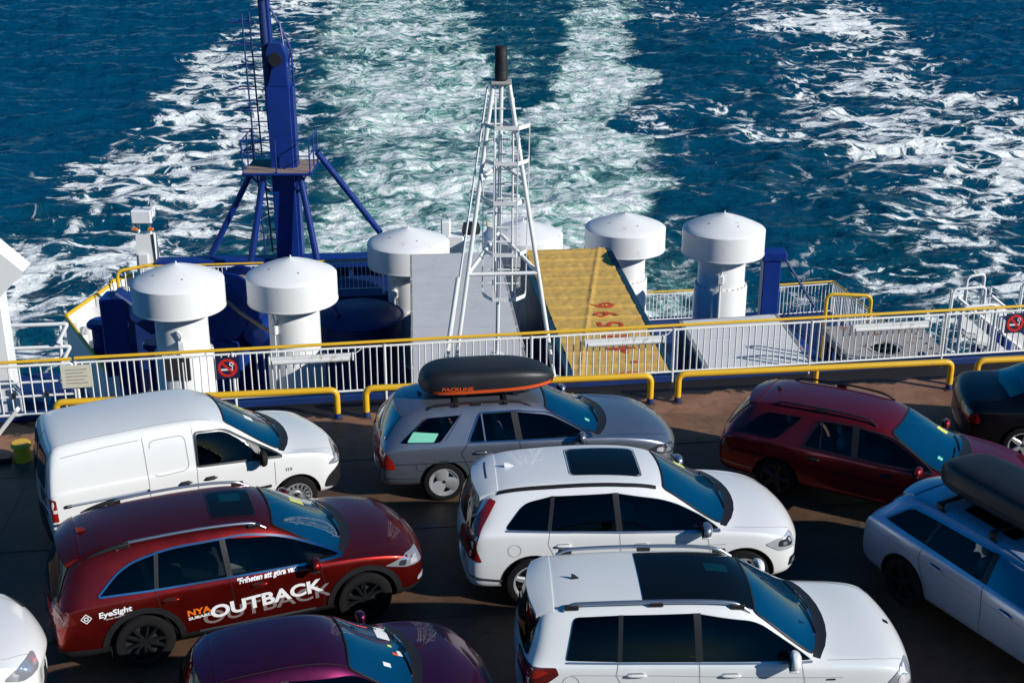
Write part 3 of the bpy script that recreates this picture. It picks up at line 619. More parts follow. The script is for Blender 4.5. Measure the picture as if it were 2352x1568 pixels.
# ------------------------------------------------------------------ white tripod mast
def tripod():
    t = thing('tripod_mast', 'white tripod lattice mast with caged ladder and black lantern cover', 'mast', (-.15, 22.9, 0))
    o = Vector((-.15, 22.9, 0)); A = Vector((-.19, 23.15, 5.45))
    feet = {'leg_l': Vector((-1.10, 22.45, 0)), 'leg_r': Vector((.80, 22.62, 0)), 'leg_b': Vector((-.29, 23.85, 0))}
    tops = {'leg_l': A + Vector((-.14, -.05, 0)), 'leg_r': A + Vector((.14, -.05, 0)), 'leg_b': A + Vector((0, .12, 0))}
    for k in feet:
        g = MB(); g.tube([feet[k] - o, tops[k] - o], .041, 10); link('leg', g.mesh('leg', 'rail_white', 50), t)
        g = MB(); g.lathe([(.0, .05), (.13, .05), (.14, 0)], 16, c=feet[k] - o); link('foot', g.mesh('foot', 'rail_white', 40), t)
    P = lambda k, z: feet[k].lerp(tops[k], z / 5.45) - o
    for z in (2.05,):
        for a, b in (('leg_l', 'leg_r'), ('leg_l', 'leg_b'), ('leg_r', 'leg_b')):
            dz = .55 if 'leg_b' in (a, b) else 0
            g = MB(); g.tube([P(a, z), P(b, z + dz)], .037, 8); link('brace', g.mesh('brace', 'rail_white', 50), t)
    for z in (3.75,):
        for a in ('leg_l', 'leg_r'): g = MB(); g.tube([P(a, z), P('leg_b', z + .2)], .035, 8); link('brace', g.mesh('brace', 'rail_white', 50), t)
    # ladder against the back leg, hoops in front of it
    lx = .10
    for s in (-.16, .16): g = MB(); g.tube([P('leg_b', 1.5) + Vector((lx + s, -.30, 0)), P('leg_b', 5.2) + Vector((lx * .6 + s, -.22, 0))], .022, 6); link('ladder_rail', g.mesh('ladder_rail', 'rail_white', 50), t)
    for i in range(13):
        z = 1.65 + i * .28; c = P('leg_b', z) + Vector((lx * (1 - .4 * (z - 1.5) / 3.7), -.30 + .08 * (z - 1.5) / 3.7, 0))
        g = MB(); g.tube([c + Vector((-.30, 0, 0)), c + Vector((.30, 0, 0))], .017, 6); link('rung', g.mesh('rung', 'rail_white', 50), t)
    hoops = []
    for z in (1.45, 2.35, 3.35, 4.1, 4.75):
        c = P('leg_b', z) + Vector((lx, -.36, 0)); pts = [c + Vector(v) for v in ((-.40, .12, 0), (-.36, -.05, 0), (-.20, -.32, 0), (.22, -.32, 0), (.40, -.08, 0), (.42, .12, 0))]; hoops.append(pts)
        g = MB()
        for i in range(len(pts) - 1):
            a, b = pts[i], pts[i + 1]; d = b - a; n_ = Vector((-d.y, d.x, 0)).normalized() * .008
            for sgn in (1,):
                V = [a - n_ + Vector((0, 0, -.036)), b - n_ + Vector((0, 0, -.036)), b - n_ + Vector((0, 0, .036)), a - n_ + Vector((0, 0, .036)), a + n_ + Vector((0, 0, -.036)), b + n_ + Vector((0, 0, -.036)), b + n_ + Vector((0, 0, .036)), a + n_ + Vector((0, 0, .036))]
                g.add(V, [(0, 1, 2, 3), (7, 6, 5, 4), (3, 2, 6, 7), (0, 4, 5, 1), (0, 3, 7, 4), (1, 5, 6, 2)])
        link('cage_hoop', g.mesh('cage_hoop', 'rail_white'), t)
    for k in (0, 2, 3, 5): g = MB(); g.tube([h[k] for h in hoops], .012, 5); link('cage_bar', g.mesh('cage_bar', 'rail_white', 50), t)
    g = MB(); g.box(A - o + Vector((0, 0, .02)), (.36, .34, .05), bev=.01); link('cap_plate', g.mesh('cap_plate', 'rust_plate'), t)
    a = A - o; g = MB(); g.lathe([(.0, .60), (.09, .60), (.108, .585), (.104, .49), (.116, .45), (.105, .34), (.12, .20), (.112, .05), (.118, .03), (.1, .0)], 20, c=(a.x, a.y, a.z + .05)); link('lantern_cover', g.mesh('lantern_cover', 'black_cover', 50), t)
    g = MB(); g.tube(arc_pts([P('leg_l', .15) + Vector((-.16, -.03, 0)), P('leg_l', 2.0) + Vector((-.14, 0, 0)), P('leg_l', 4.7) + Vector((-.10, 0, 0)), P('leg_l', 5.3) + Vector((-.08, 0, .1))], .1), .022, 6); link('cable_pipe', g.mesh('cable_pipe', 'rail_white', 50), t)
    g = MB(); g.tube([P('leg_l', .05) + Vector((-.2, -.03, 0)), P('leg_l', 2.0) + Vector((-.17, 0, 0))], .04, 8); link('conduit', g.mesh('conduit', 'rail_white', 50), t)
    g = MB(); f = feet['leg_b'] - o; g.box((f.x, f.y - .6, -.06), (.18, 1.5, .1)); link('foot_beam', g.mesh('foot_beam', 'trailer_grey'), t)
tripod()

# ------------------------------------------------------------------ blue mast on the stern
def bluemast():
    X, Y = -7.13, 40.2; t = thing('blue_mast', 'tall blue steel mast with platform, struts and ladders', 'mast', (X, Y, LOW))
    z0 = -5.6; zz = lambda z: z - LOW
    g = MB(); g.box((0, 0, (zz(2.45)) / 2), (.72, .80, zz(2.45)), bev=.02); link('column', g.mesh('column', 'blue_paint'), t)
    g = MB(); g.box((.40, -.05, zz(-.3)), (.09, .5, 5.4), bev=.01); link('side_channel', g.mesh('side_channel', 'blue_paint'), t)
    # head: sheave housing, jib pole
    V, F = prism([(-.30, 0), (.30, 0), (.28, .95), (.16, 1.25), (-.2, 1.28), (-.3, 1.0), (-.3, .72), (-.16, .62), (-.16, .5)], -.42, .30)
    g = MB(); g.add([(x + .02, y_, zz(2.45) + z) for x, z, y_ in [(v[0], v[1], v[2]) for v in V]], F); link('sheave_housing', g.mesh('sheave_housing', 'blue_paint'), t)
    g = MB(); g.lathe([(.0, -.05), (.2, -.05), (.2, -.02), (.15, 0), (.2, .02), (.2, .05), (0, .05)], 20, axis='Y', c=(.0, -.46, zz(3.25))); link('sheave', g.mesh('sheave', 'black_metal', 40), t)
    g = MB(); g.tube([(-.34, .1, zz(1.0)), (-.42, .1, zz(6.6))], .13, 10); link('topmast', g.mesh('topmast', 'dark_blue_paint', 50), t)
    g = MB(); g.tube([(-.20, .15, zz(2.3)), (-.26, .1, zz(5.6))], .09, 8); link('topmast_pipe', g.mesh('topmast_pipe', 'blue_paint', 50), t)
    g = MB(); g.tube(arc_pts([(.42, .1, zz(.2)), (.42, .1, zz(2.9)), (.40, .1, zz(3.55)), (-.2, .1, zz(4.8))], .3), .035, 6); link('handrail', g.mesh('handrail', 'blue_paint', 50), t)
    g = MB(); g.tube([(.20, .1, zz(2.5)), (.40, .1, zz(3.5))], .03, 6); g.tube([(.30, -.2, zz(3.0)), (.1, .1, zz(4.3))], .03, 6); link('brace', g.mesh('brace', 'blue_paint', 50), t)
    g = MB(); g.tube([(-.2, -.1, zz(5.1)), (-.2, -.1, zz(5.25))], .2, 10); link('lamp', g.mesh('lamp', 'black_metal', 50), t)
    # platform
    zp = zz(-.12)
    g = MB(); g.box((-.1, -.05, zp), (2.05, 1.7, .05)); link('platform_floor', g.mesh('platform_floor', 'mesh_floor'), t)
    g = MB()
    for (a, b) in (((-1.13, -.9), (.93, -.9)), ((-1.13, .8), (.93, .8)), ((-1.13, -.9), (-1.13, .8)), ((.93, -.9), (.93, .8))): g.tube([(a[0], a[1], zp - .05), (b[0], b[1], zp - .05)], .05, 6)
    link('platform_frame', g.mesh('platform_frame', 'blue_paint', 50), t)
    for (x, y) in ((-1.13, -.9), (-.1, -.9), (.93, -.9), (-1.13, .8), (.93, .8), (-1.13, -.05), (.93, -.05)): g = MB(); g.tube([(x, y, zp), (x, y, zp + 1.02)], .025, 6); link('platform_post', g.mesh('platform_post', 'blue_paint', 50), t)
    for h in (.52, 1.0):
        g = MB(); g.tube([(-1.13, .8, zp + h), (-1.13, -.9, zp + h), (.93, -.9, zp + h), (.93, .8, zp + h)], .022, 6); link('platform_rail', g.mesh('platform_rail', 'blue_paint', 50), t)
    # struts
    for (a, b) in (((-1.0, .3, zp - .05), (-2.6, .2, zz(-3.1))), ((-.55, -.6, zp - .05), (-1.15, -1.0, zz(-3.3))), ((.55, -.6, zp - .05), (1.05, -1.0, zz(-3.2))), ((.95, .6, zp + .3), (2.75, 1.6, zz(-2.75)))):
        g = MB(); g.tube([a, b], .105, 10); link('strut', g.mesh('strut', 'blue_paint', 50), t)
    for s in (-1, 1): g = MB(); g.tube([(s * .9 - .1, -.85, zp - .05), (s * .45, -.3, zp - .75)], .035, 6); link('platform_brace', g.mesh('platform_brace', 'blue_paint', 50), t)
    # ladders with hoops on the left
    for (za, zb_, xo) in ((-2.9, -.3, -.62), (.2, 4.6, -.75)):
        for s in (-.14, .14): g = MB(); g.tube([(xo + s * .6, -.25 + s, zz(za)), (xo + s * .6 - .1, -.25 + s, zz(zb_))], .028, 6); link('ladder_rail', g.mesh('ladder_rail', 'dark_blue_paint', 50), t)
        k = 0; z = za + .15
        while z < zb_:
            g = MB(); g.tube([(xo - .12, -.3, zz(z)), (-.36, -.3, zz(z))], .02, 5); link('rung', g.mesh('rung', 'dark_blue_paint', 50), t)
            if k % 2 == 0 and za > 0:
                g = MB(); g.tube([(xo - .1, -.2, zz(z)), (xo - .45, -.3, zz(z)), (xo - .62, -.05, zz(z)), (xo - .45, .25, zz(z)), (xo - .05, .2, zz(z))], .024, 5); link('cage_hoop', g.mesh('cage_hoop', 'blue_paint', 50), t)
            z += .33; k += 1
bluemast()
# ------------------------------------------------------------------ stern fittings
t = thing('stern_bulwark', 'long blue stern bulwark at the foot of the blue mast', 'bulwark', (-7.6, 40.05, LOW), R(5))
g = MB(); g.box((0, .25, 2.3), (7.6, .55, .38), bev=.04); link('top_beam', g.mesh('top_beam', 'blue_paint'), t)
g = MB(); g.box((0, .45, 1.0), (7.9, .12, 2.0)); link('plating', g.mesh('plating', 'dark_blue_paint'), t)
for i in range(7): g = MB(); g.box((-3.6 + i * 1.2, .2, 1.0), (.08, .4, 2.0)); link('rib', g.mesh('rib', 'blue_paint'), t)
g = MB(); g.add(*prism([(-11.6, 37.6), (-3.7, 38.4), (-3.9, 40.3), (-11.6, 39.8)], LOW + .01, -3.76)); struct('raised_deck', g.mesh('raised_deck', 'dark_blue_paint'), 'raised dark blue deck at the stern below the mast')
railing('white railing with yellow rail right of the blue mast', (-6.3, 38.2), (-4.0, 38.5), -3.75, .86)
railing('white railing with yellow rail left of the blue mast, in shade', (-11.2, 37.75), (-7.6, 38.1), -3.75, .86)
railing('short white stern railing between the two right ventilators', (4.2, 40.95), (6.3, 41.25), LOW - .15, .92)
railing('white stern railing right of the blue post', (8.55, 41.45), (10.85, 41.9), LOW - .15, 1.0)
railing('white railing running forward from the stern corner on the right', (10.85, 41.9), (11.75, 36.6), LOW - .15, 1.0)
# blue post beside the right ventilator
t = thing('blue_post', 'square blue post beside the right ventilator', 'post', (7.75, 37.3, LOW))
g = MB(); g.box((0, 0, 2.15), (.52, .5, 4.3), bev=.03); link('column', g.mesh('column', 'blue_paint'), t)
g = MB(); g.box((.05, 0, 4.15), (.75, .6, .35), bev=.05); link('head', g.mesh('head', 'blue_paint'), t)
g = MB(); g.tube([(.3, -.1, 4.2), (1.35, -.3, 2.3)], .05, 6); link('stay', g.mesh('stay', 'dark_blue_paint', 50), t)
g = MB(); g.box((.02, -.3, 1.9), (.2, .12, .12), bev=.02); link('lamp', g.mesh('lamp', 'rail_white'), t)
t.scale = (1, 1, .84)
# blue equipment right
t = thing('blue_winch', 'blue deck machinery between the white lorry roof and slotted platform', 'winch', (7.65, 30.2, LOW), R(5))
g = MB(); g.box((0, 0, .8), (1.1, 4.2, 1.6), bev=.08); link('housing', g.mesh('housing', 'blue_paint'), t)
g = MB(); g.tube([(-.5, -1.2, 1.95), (.5, -1.2, 1.95)], .42, 20); link('drum', g.mesh('drum', 'blue_paint', 40), t)
g = MB(); g.box((.05, .7, 2.1), (.8, 1.2, 1.0), bev=.08); link('gearbox', g.mesh('gearbox', 'blue_paint'), t)
g = MB(); g.box((0, 2.6, 1.7), (.9, .8, 1.6), bev=.06); link('cabinet', g.mesh('cabinet', 'blue_paint'), t)
# yellow hoops
def hoop(label, pts):
    c = Vector(pts[0]); t = thing('yellow_hoop', label, 'hoop rail', c, 0, 'yellow hoop rails')
    g = MB(); g.tube(arc_pts([Vector(p) - c for p in pts], .22, 6), .055, 8); link('tube', g.mesh('tube', 'yellow_paint', 50), t)
    a, b = Vector(pts[1]) - c, Vector(pts[2]) - c
    for k in range(1, 6):
        p = a.lerp(b, k / 6); h = (Vector(pts[1]).z - Vector(pts[0]).z); g = MB(); g.tube([p - Vector((0, 0, min(h, 1.1))), p - Vector((0, 0, .1))], .022, 6); link('bar', g.mesh('bar', 'rail_white', 50), t)
hoop('yellow hoop rail with white bars at the right of the white lorry', [(9.18, 36.0, LOW), (9.18, 36.0, -2.91), (10.5, 36.05, -2.98), (10.5, 36.05, LOW)])
hoop('yellow hoop rail with white bars left of the leftmost ventilator', [(-12.55, 39.5, LOW), (-12.55, 39.5, -3.35), (-11.15, 39.9, -3.2), (-11.15, 39.9, LOW)])
# left bulwark
t = thing('side_bulwark', 'white left bulwark with a yellow edge', 'bulwark', (-13.4, 36.9, LOW))
def wallseg(a, b, h, par, th=.12):
    a = Vector((*a, 0)); b = Vector((*b, 0)); d = b - a; m = (a + b) / 2; rz = math.atan2(d.y, d.x)
    g = MB(); g.box((m.x, m.y, h / 2), (d.length, th, h), rz=rz, bev=.02); link('plate', g.mesh('plate', 'white_paint'), par)
    g = MB(); g.tube([(a.x, a.y, h + .04), (b.x, b.y, h + .04)], .06, 8); link('edge_tube', g.mesh('edge_tube', 'yellow_paint', 50), par)
    n_ = max(2, int(d.length / 1.0)); nr = Vector((-d.y, d.x, 0)).normalized()
    for k in range(n_ + 1):
        p = a.lerp(b, k / n_) - nr * .18; g = MB(); g.box((p.x, p.y, h * .45), (.05, .3, h * .88), rz=rz); link('stay', g.mesh('stay', 'white_paint'), par)
wallseg((0, 0), (.5, 2.9), 1.65, t); wallseg((.5, 2.9), (1.0, 3.6), 1.75, t); wallseg((2.4, -4.2), (0, 0), 1.6, t)
g = MB(); g.box((1.35, -2.4, .7), (3.6, .08, 1.4), rz=math.atan2(4.2, -2.4)); link('outer_plate', g.mesh('outer_plate', 'dark_blue_paint'), t)
for (x, y) in ((.55, .5), (.85, 1.2)): g = MB(); g.lathe([(0, 1.25), (.2, 1.2), (.3, 1.0), (.3, .3), (.34, .1), (.34, 0)], 20, c=(x, y, .0)); link('tank', g.mesh('tank', 'white_paint', 40), t)
# blue davit and drums, left
t = thing('blue_davit', 'dark blue bent davit with blue drums left of the leftmost ventilator', 'davit', (-10.8, 33.6, LOW))
g = MB(); g.box((0, 0, 1.75), (.72, .7, 3.5), bev=.05); link('post', g.mesh('post', 'blue_paint'), t)
g = MB(); g.box((.55, -.05, 3.05), (1.5, .55, .45), M4=Matrix.Rotation(R(38), 4, 'Y'), bev=.05); link('arm', g.mesh('arm', 'dark_blue_paint'), t)
g = MB(); g.lathe([(0, 1.72), (.36, 1.72), (.42, 1.66), (.42, 1.58), (.3, 1.5), (.3, .3), (.42, .2), (.42, 0)], 22, c=(-.75, .9, .7)); link('drum', g.mesh('drum', 'blue_paint', 40), t)
g = MB(); g.lathe([(0, 1.72), (.36, 1.72), (.42, 1.66), (.42, 1.58), (.3, 1.5), (.3, .3), (.42, .2), (.42, 0)], 22, c=(.85, .6, .2)); link('drum', g.mesh('drum', 'blue_paint', 40), t)
# mooring winch with rope between the two left ventilators
t = thing('mooring_winch', 'dark mooring winch with rope drum between the two left ventilators', 'winch', (-7.75, 34.2, LOW), R(-18))
g = MB(); g.lathe([(.32, -.7), (.32, .7)], 24, axis='Y', c=(0, 0, 3.05)); link('barrel', g.mesh('barrel', 'black_metal', 40), t)
for s in (-.7, .0, .7): g = MB(); g.lathe([(.0, s - .04), (.85, s - .04), (.88, s), (.85, s + .04), (0, s + .04)], 32, axis='Y', c=(0, 0, 3.05)); link('flange', g.mesh('flange', 'blue_paint', 30), t)
g = MB(); g.lathe([(.45, .05), (.62, .07), (.62, .64), (.45, .66)], 32, axis='Y', c=(0, 0, 3.05)); link('rope_coil', g.mesh('rope_coil', 'rope', 30), t)
g = MB(); g.tube([(.2, -.75, 3.45), (1.0, -1.3, 3.3), (2.2, -1.75, 3.0)], .05, 8); link('rope', g.mesh('rope', 'rope', 60), t)
g = MB(); g.box((0, 0, 1.1), (1.0, 1.8, 2.2), bev=.05); link('bed', g.mesh('bed', 'blue_paint'), t)
g = MB(); g.box((.95, .3, 1.35), (.8, .9, 2.7), bev=.1); link('gearbox', g.mesh('gearbox', 'blue_paint'), t)
g = MB(); g.lathe([(0, -.34), (.35, -.3), (.35, .3), (0, .34)], 20, axis='Y', c=(1.0, -.4, 2.5)); link('motor', g.mesh('motor', 'blue_paint', 40), t)
# round blue hatch between ventilators
t = thing('round_hatch', 'round dark blue capstan housing between the ventilators', 'hatch', (-4.5, 36.0, LOW))
g = MB(); g.lathe([(0, 2.25), (1.05, 2.2), (1.25, 2.05), (1.27, 0)], 40); link('drum', g.mesh('drum', 'dark_blue_paint', 35), t)
g = MB(); g.lathe([(1.25, 2.03), (1.31, 2.07), (1.35, 2.03), (1.31, 1.99)], 40, closed=True); link('rim', g.mesh('rim', 'blue_paint', 50), t)
g = MB(); g.tube(arc_pts([(-.9, -.6, 3.1), (-.7, -.5, 2.6), (-.45, -.8, 2.3)], .3), .09, 8); link('crank', g.mesh('crank', 'blue_paint', 50), t)
# pale bench and yellow bar seen through the railing
t = thing('deck_bench', 'pale slatted bench seen through the railing behind the white van', 'bench', (-6.0, 26.6, LOW), R(9))
for i in range(3): g = MB(); g.box((0, i * .14, 3.05), (2.2, .12, .05)); link('slat', g.mesh('slat', 'trailer_white'), t)
for s in (-.9, .9):
    g = MB(); g.box((s, .14, 1.5), (.08, .3, 3.0)); link('support', g.mesh('support', 'trailer_grey'), t)
t = thing('yellow_barrier', 'thin yellow barrier seen through the railing right of the white van', 'barrier', (-3.9, 26.9, LOW), R(8.7))
g = MB(); g.tube(arc_pts([(-1.2, 0, 0), (-1.2, 0, 3.35), (1.0, 0, 3.35), (1.0, 0, 0)], .1), .05, 8); link('hoop', g.mesh('hoop', 'yellow_paint', 50), t)
g = MB(); g.tube([(-1.2, 0, 2.6), (1.0, 0, 2.6)], .02, 6); link('wire', g.mesh('wire', 'rail_white', 50), t)
# flood light post at the left stern
t = thing('floodlight_post', 'white tapered post with a floodlight box at the left stern', 'light post', (-12.0, 41.2, LOW))
g = MB(); g.add([(-.45, -.3, 0), (.45, -.3, 0), (.45, .3, 0), (-.45, .3, 0), (-.3, -.2, 4.2), (.3, -.2, 4.2), (.3, .2, 4.2), (-.3, .2, 4.2)], [(0, 1, 5, 4), (1, 2, 6, 5), (2, 3, 7, 6), (3, 0, 4, 7), (4, 5, 6, 7)]); link('post', g.mesh('post', 'white_paint'), t)
g = MB(); g.box((-.08, -.3, 2.6), (.34, .1, 1.4), bev=.02); link('cabinet', g.mesh('cabinet', 'rail_white'), t)
g = MB(); g.tube([(.33, -.25, 1.0), (.28, -.2, 4.2)], .04, 6); link('cable_pipe', g.mesh('cable_pipe', 'black_metal', 50), t)
g = MB(); g.box((0, -.1, 5.05), (.72, .6, .62), bev=.05); link('floodlight', g.mesh('floodlight', 'white_paint'), t)
g = MB(); g.tube([(-.2, -.1, 4.2), (-.2, -.1, 4.8)], .05, 6); g.tube([(.2, -.1, 4.2), (.2, -.1, 4.8)], .05, 6); link('bracket', g.mesh('bracket', 'rail_white', 50), t)
for s in (-.3, .25): g = MB(); g.box((s, -.25, 4.45), (.2, .15, .12), bev=.02); link('lamp', g.mesh('lamp', 'amber'), t)
t.scale = (.95, .95, .72)
# radar mast beyond the grey lorry
t = thing('radar_mast', 'small white radar mast with a bar scanner behind the tripod', 'radar', (-.75, 40.0, LOW))
g = MB(); g.box((-1.05, 0, 2.0), (.55, .5, 4.0), bev=.04); link('cabinet', g.mesh('cabinet', 'white_paint'), t)
g = MB(); g.box((-1.35, 0, 4.1), (.3, .35, .9), bev=.04); link('horn', g.mesh('horn', 'white_paint'), t)
g = MB(); g.lathe([(0, .35), (.25, .28), (.3, 0), (.28, -.1)], 18, c=(-.55, 0, 4.15)); link('dome', g.mesh('dome', 'black_metal', 40), t)
g = MB(); g.tube([(.25, 0, 0), (.25, 0, 5.2)], .1, 10); link('pole', g.mesh('pole', 'white_paint', 50), t)
g = MB(); g.box((.25, 0, 5.3), (.45, .35, .3), bev=.05); link('motor', g.mesh('motor', 'trailer_grey'), t)
g = MB(); g.box((.2, 0, 5.6), (1.7, .14, .14), rz=R(-25), bev=.03); link('scanner', g.mesh('scanner', 'white_paint'), t)
g = MB(); g.tube([(.1, 0, 3.2), (-.05, -.2, 4.6)], .03, 6); link('yellow_stay', g.mesh('yellow_stay', 'yellow_paint', 50), t)
t.scale = (1, 1, .83)
# white pillar with angled head, left edge
t = thing('davit_pillar', 'white pillar with an angled box head at the left edge', 'pillar', (-9.1, 21.6, LOW), R(4))
g = MB(); g.box((0, 0, 3.95), (.40, .38, 7.9), bev=.02); link('column', g.mesh('column', 'white_paint'), t)
g = MB(); g.box((.16, 0, 8.13), (.74, .46, .74), M4=Matrix.Rotation(R(-45), 4, 'Y'), bev=.02); link('head', g.mesh('head', 'white_paint'), t)
t = thing('rail_brace', 'short white diagonal brace at the foot of the gate', 'brace', (-8.55, 20.1, 0), R(4))
g = MB(); g.box((0, 0, .25), (.07, .14, .72), M4=Matrix.Rotation(R(40), 4, 'Y'), bev=.01); link('bar', g.mesh('bar', 'rail_white'), t)
g = MB(); g.box((-.24, 0, .012), (.2, .2, .024)); link('foot_plate', g.mesh('foot_plate', 'deck_rust'), t)
# white pipe rails outboard left
t = thing('pipe_rail', 'white two bar pipe rail behind the gate at the left edge', 'railing', (-9.6, 23.6, 0), R(6))
for h in (.25, .72): g = MB(); g.tube(arc_pts([(-1.5, 0, h), (1.0, 0, h), (.8, -.1, h - .35)], .05), .04, 8); link('rail', g.mesh('rail', 'rail_white', 50), t)
for x in (-1.2, .75): g = MB(); g.tube([(x, 0, -.5), (x + .12, 0, .72)], .035, 8); link('post', g.mesh('post', 'rail_white', 50), t)
g = MB(); g.box((-.3, .1, -.55), (2.6, .9, .1)); link('ledge', g.mesh('ledge', 'dark_blue_paint'), t)
# stair head on the right
def stairs():
    t = thing('stairway', 'white railed stairway at the right behind the railing', 'stairway', (9.3, 25.4, 0), RA)
    def tb(pts, r=.035, nm='handrail'): g = MB(); g.tube(arc_pts(pts, .12, 4), r, 8); link(nm, g.mesh(nm, 'rail_white', 50), t)
    for y in (0, 1.1):
        tb([(0 + y * .3, y, -1.0), (0 + y * .3, y, .45), (.75 + y * .3, y, .48), (.75 + y * .3, y, -.9)])
        tb([(1.6 + y * .3, y, -1.1), (1.6 + y * .3, y, .5), (2.5 + y * .3, y, .55), (2.5 + y * .3, y, -.9)])
    tb([(.9, 1.6, -1.0), (.9, 1.6, .55), (1.3, 1.6, .6), (1.3, 1.6, -.9)])
    for s in (0, .75):
        g = MB(); g.box((1.2 + s, .4, -.75), (3.0, .05, .22), M4=Matrix.Rotation(R(38), 4, 'Y')); link('stringer', g.mesh('stringer', 'rail_white'), t)
        tb([(.05 + s, .35, .55), (2.3 + s, .35, -1.2)], .03)
    for i in range(8): g = MB(); g.box((.35 + i * .3, .4, -.25 - i * .235), (.24, .7, .03)); link('tread', g.mesh('tread', 'trailer_grey'), t)
    for x in (.3, .65, 1.2, 1.9, 2.3): tb([(x, 1.1, -1.0), (x, 1.1, .45)], .025, 'post')
    g = MB(); g.box((2.15, 1.2, -1.2), (1.7, 1.2, .1)); link('landing', g.mesh('landing', 'blue_paint'), t)
    g = MB(); g.box((1.9, 1.5, -.8), (1.1, .5, .7), bev=.05); link('locker', g.mesh('locker', 'blue_paint'), t)
    for (x, y) in ((.1, .8), (2.8, .8), (.1, 1.7), (2.8, 1.7)): g = MB(); g.box((x, y, -3.4), (.12, .12, 4.35)); link('support', g.mesh('support', 'blue_paint'), t)
stairs()

# ------------------------------------------------------------------ cars
def evaluated(o):
    dg = bpy.context.evaluated_depsgraph_get(); dg.update(); return bpy.data.meshes.new_from_object(o.evaluated_get(dg))
CARS = []
CUT = ('side_window', 'rear_door_window', 'front_door_window', 'quarter_light', 'windscreen', 'rear_window')
def boolean(me, cutters, mat_names):
    bo = bpy.data.objects.new('b', me); C.objects.link(bo)
    cs = []
    for cm_ in cutters:
        bm = bmesh.new(); bm.from_mesh(cm_); bmesh.ops.recalc_face_normals(bm, faces=bm.faces); bm.to_mesh(cm_); bm.free()
        co_ = bpy.data.objects.new('cut', cm_); C.objects.link(co_); cs.append(co_)
        md = bo.modifiers.new('b', 'BOOLEAN'); md.operation = 'DIFFERENCE'; md.solver = SOLVER; md.object = co_
        try: md.material_mode = 'TRANSFER'
        except Exception: pass
    out = evaluated(bo)
    for o_ in cs + [bo]: bpy.data.objects.remove(o_)
    return out
SOLVER = 'EXACT'
class Car:
    def __init__(s, name, label, st, L, W, H, pos, yaw, wheels, paintm, cat='car', r_arch=.39, crease=.5, group='cars parked on the deck', offy=.0):
        s.L, s.W, s.H = L, W, H; s.paint = paintm
        c, sn = math.cos(yaw), math.sin(yaw)
        s.t = thing(name, label, cat, (pos[0] + c * L / 2, pos[1] + sn * L / 2, 0), yaw, group)
        # control cage
        V = []; rings = []
        for (x, zb, w, zsh, wt, zc, crown, sweep) in st:
            half = [(0, zb), (.78 * w, zb), (.965 * w, zb + .09), (w, zb + .48 * (zsh - zb)), (.985 * w, zsh), (.95 * w, zsh + .035)]
            k5 = half[-1]; k7 = (wt, zc - crown)
            t6 = .80; k6 = (k5[0] + (k7[0] - k5[0]) * t6 + .035 * min(1, (k7[1] - k5[1]) / .4 if k7[1] > k5[1] else 0), k5[1] + (k7[1] - k5[1]) * t6)
            half += [k6, (wt * .93, zc - crown * .85), (.55 * wt, zc - .3 * crown), (0, zc)]
            sg = 1 if x < L / 2 else -1
            ring = []
            def vert(y, z):
                V.append((x + sg * sweep * (y / (W / 2)) ** 2, y, z)); return len(V) - 1
            for (y, z) in half: ring.append(vert(-y, z))          # right side, bottom to top
            for (y, z) in half[-2:0:-1]: ring.append(vert(y, z))  # left side, top to bottom
            rings.append(ring)
        F = []; n = len(rings[0])
        for a, b in zip(rings[:-1], rings[1:]):
            for k in range(n): F.append((a[k], a[(k + 1) % n], b[(k + 1) % n], b[k])[::-1])
        for ring, fl in ((rings[0], False), (rings[-1], True)):
            R_ = ring[:10]; Lf = [ring[0]] + ring[:9:-1] + [ring[9]]
            caps = [(R_[0], R_[1], Lf[1])] + [(R_[k], R_[k + 1], Lf[k + 1], Lf[k]) for k in range(1, 8)] + [(R_[8], R_[9], Lf[8])]
            F += [c_[::-1] if fl else c_ for c_ in caps]
        me = bpy.data.meshes.new('cage'); me.from_pydata(V, [], F); me.update()
        bm = bmesh.new(); bm.from_mesh(me); cl = bm.edges.layers.float.new('crease_edge')
        bm.verts.ensure_lookup_table()
        for a, b in zip(rings[:-1], rings[1:]):
            for k in (5, n - 5):
                e = bm.edges.get((bm.verts[a[k]], bm.verts[b[k]]))
                if e: e[cl] = crease
            for k, cv in ((7, .35), (n - 7, .35), (2, .3), (n - 2, .3), (4, .2), (n - 4, .2)):
                e = bm.edges.get((bm.verts[a[k]], bm.verts[b[k]]))
                if e: e[cl] = cv
        bmesh.ops.recalc_face_normals(bm, faces=bm.faces); bm.to_mesh(me); bm.free()
        o = bpy.data.objects.new('cage', me); C.objects.link(o)
        md = o.modifiers.new('s', 'SUBSURF'); md.levels = 3; md.render_levels = 3
        em = evaluated(o); bpy.data.objects.remove(o); bpy.data.meshes.remove(me)
        co = np.empty(len(em.vertices) * 3); em.vertices.foreach_get('co', co); co = co.reshape(-1, 3)
        co[:, 0] = (co[:, 0] - co[:, 0].min()) / (co[:, 0].max() - co[:, 0].min()) * L
        co[:, 1] *= (W / 2) / co[:, 1].max(); zmin = co[:, 2].min(); co[:, 2] = zmin + (co[:, 2] - zmin) * (H - zmin) / (co[:, 2].max() - zmin)
        em.vertices.foreach_set('co', co.ravel()); em.update()
        polys = [tuple(p.vertices) for p in em.polygons]; vv = [Vector(c_) for c_ in co]
        s.bvh = BVHTree.FromPolygons(vv, polys); vn = [v.normal.copy() for v in em.vertices]
        em.materials.append(M[paintm]); em.materials.append(M['hub_dark'])
        s.em, s.polys, s.vv, s.vn, s.ws, s.ra = em, polys, vv, vn, wheels, r_arch; s.cuts = {'side': [], 'top': [], 'rear': []}; s.cab = None; CARS.append(s)
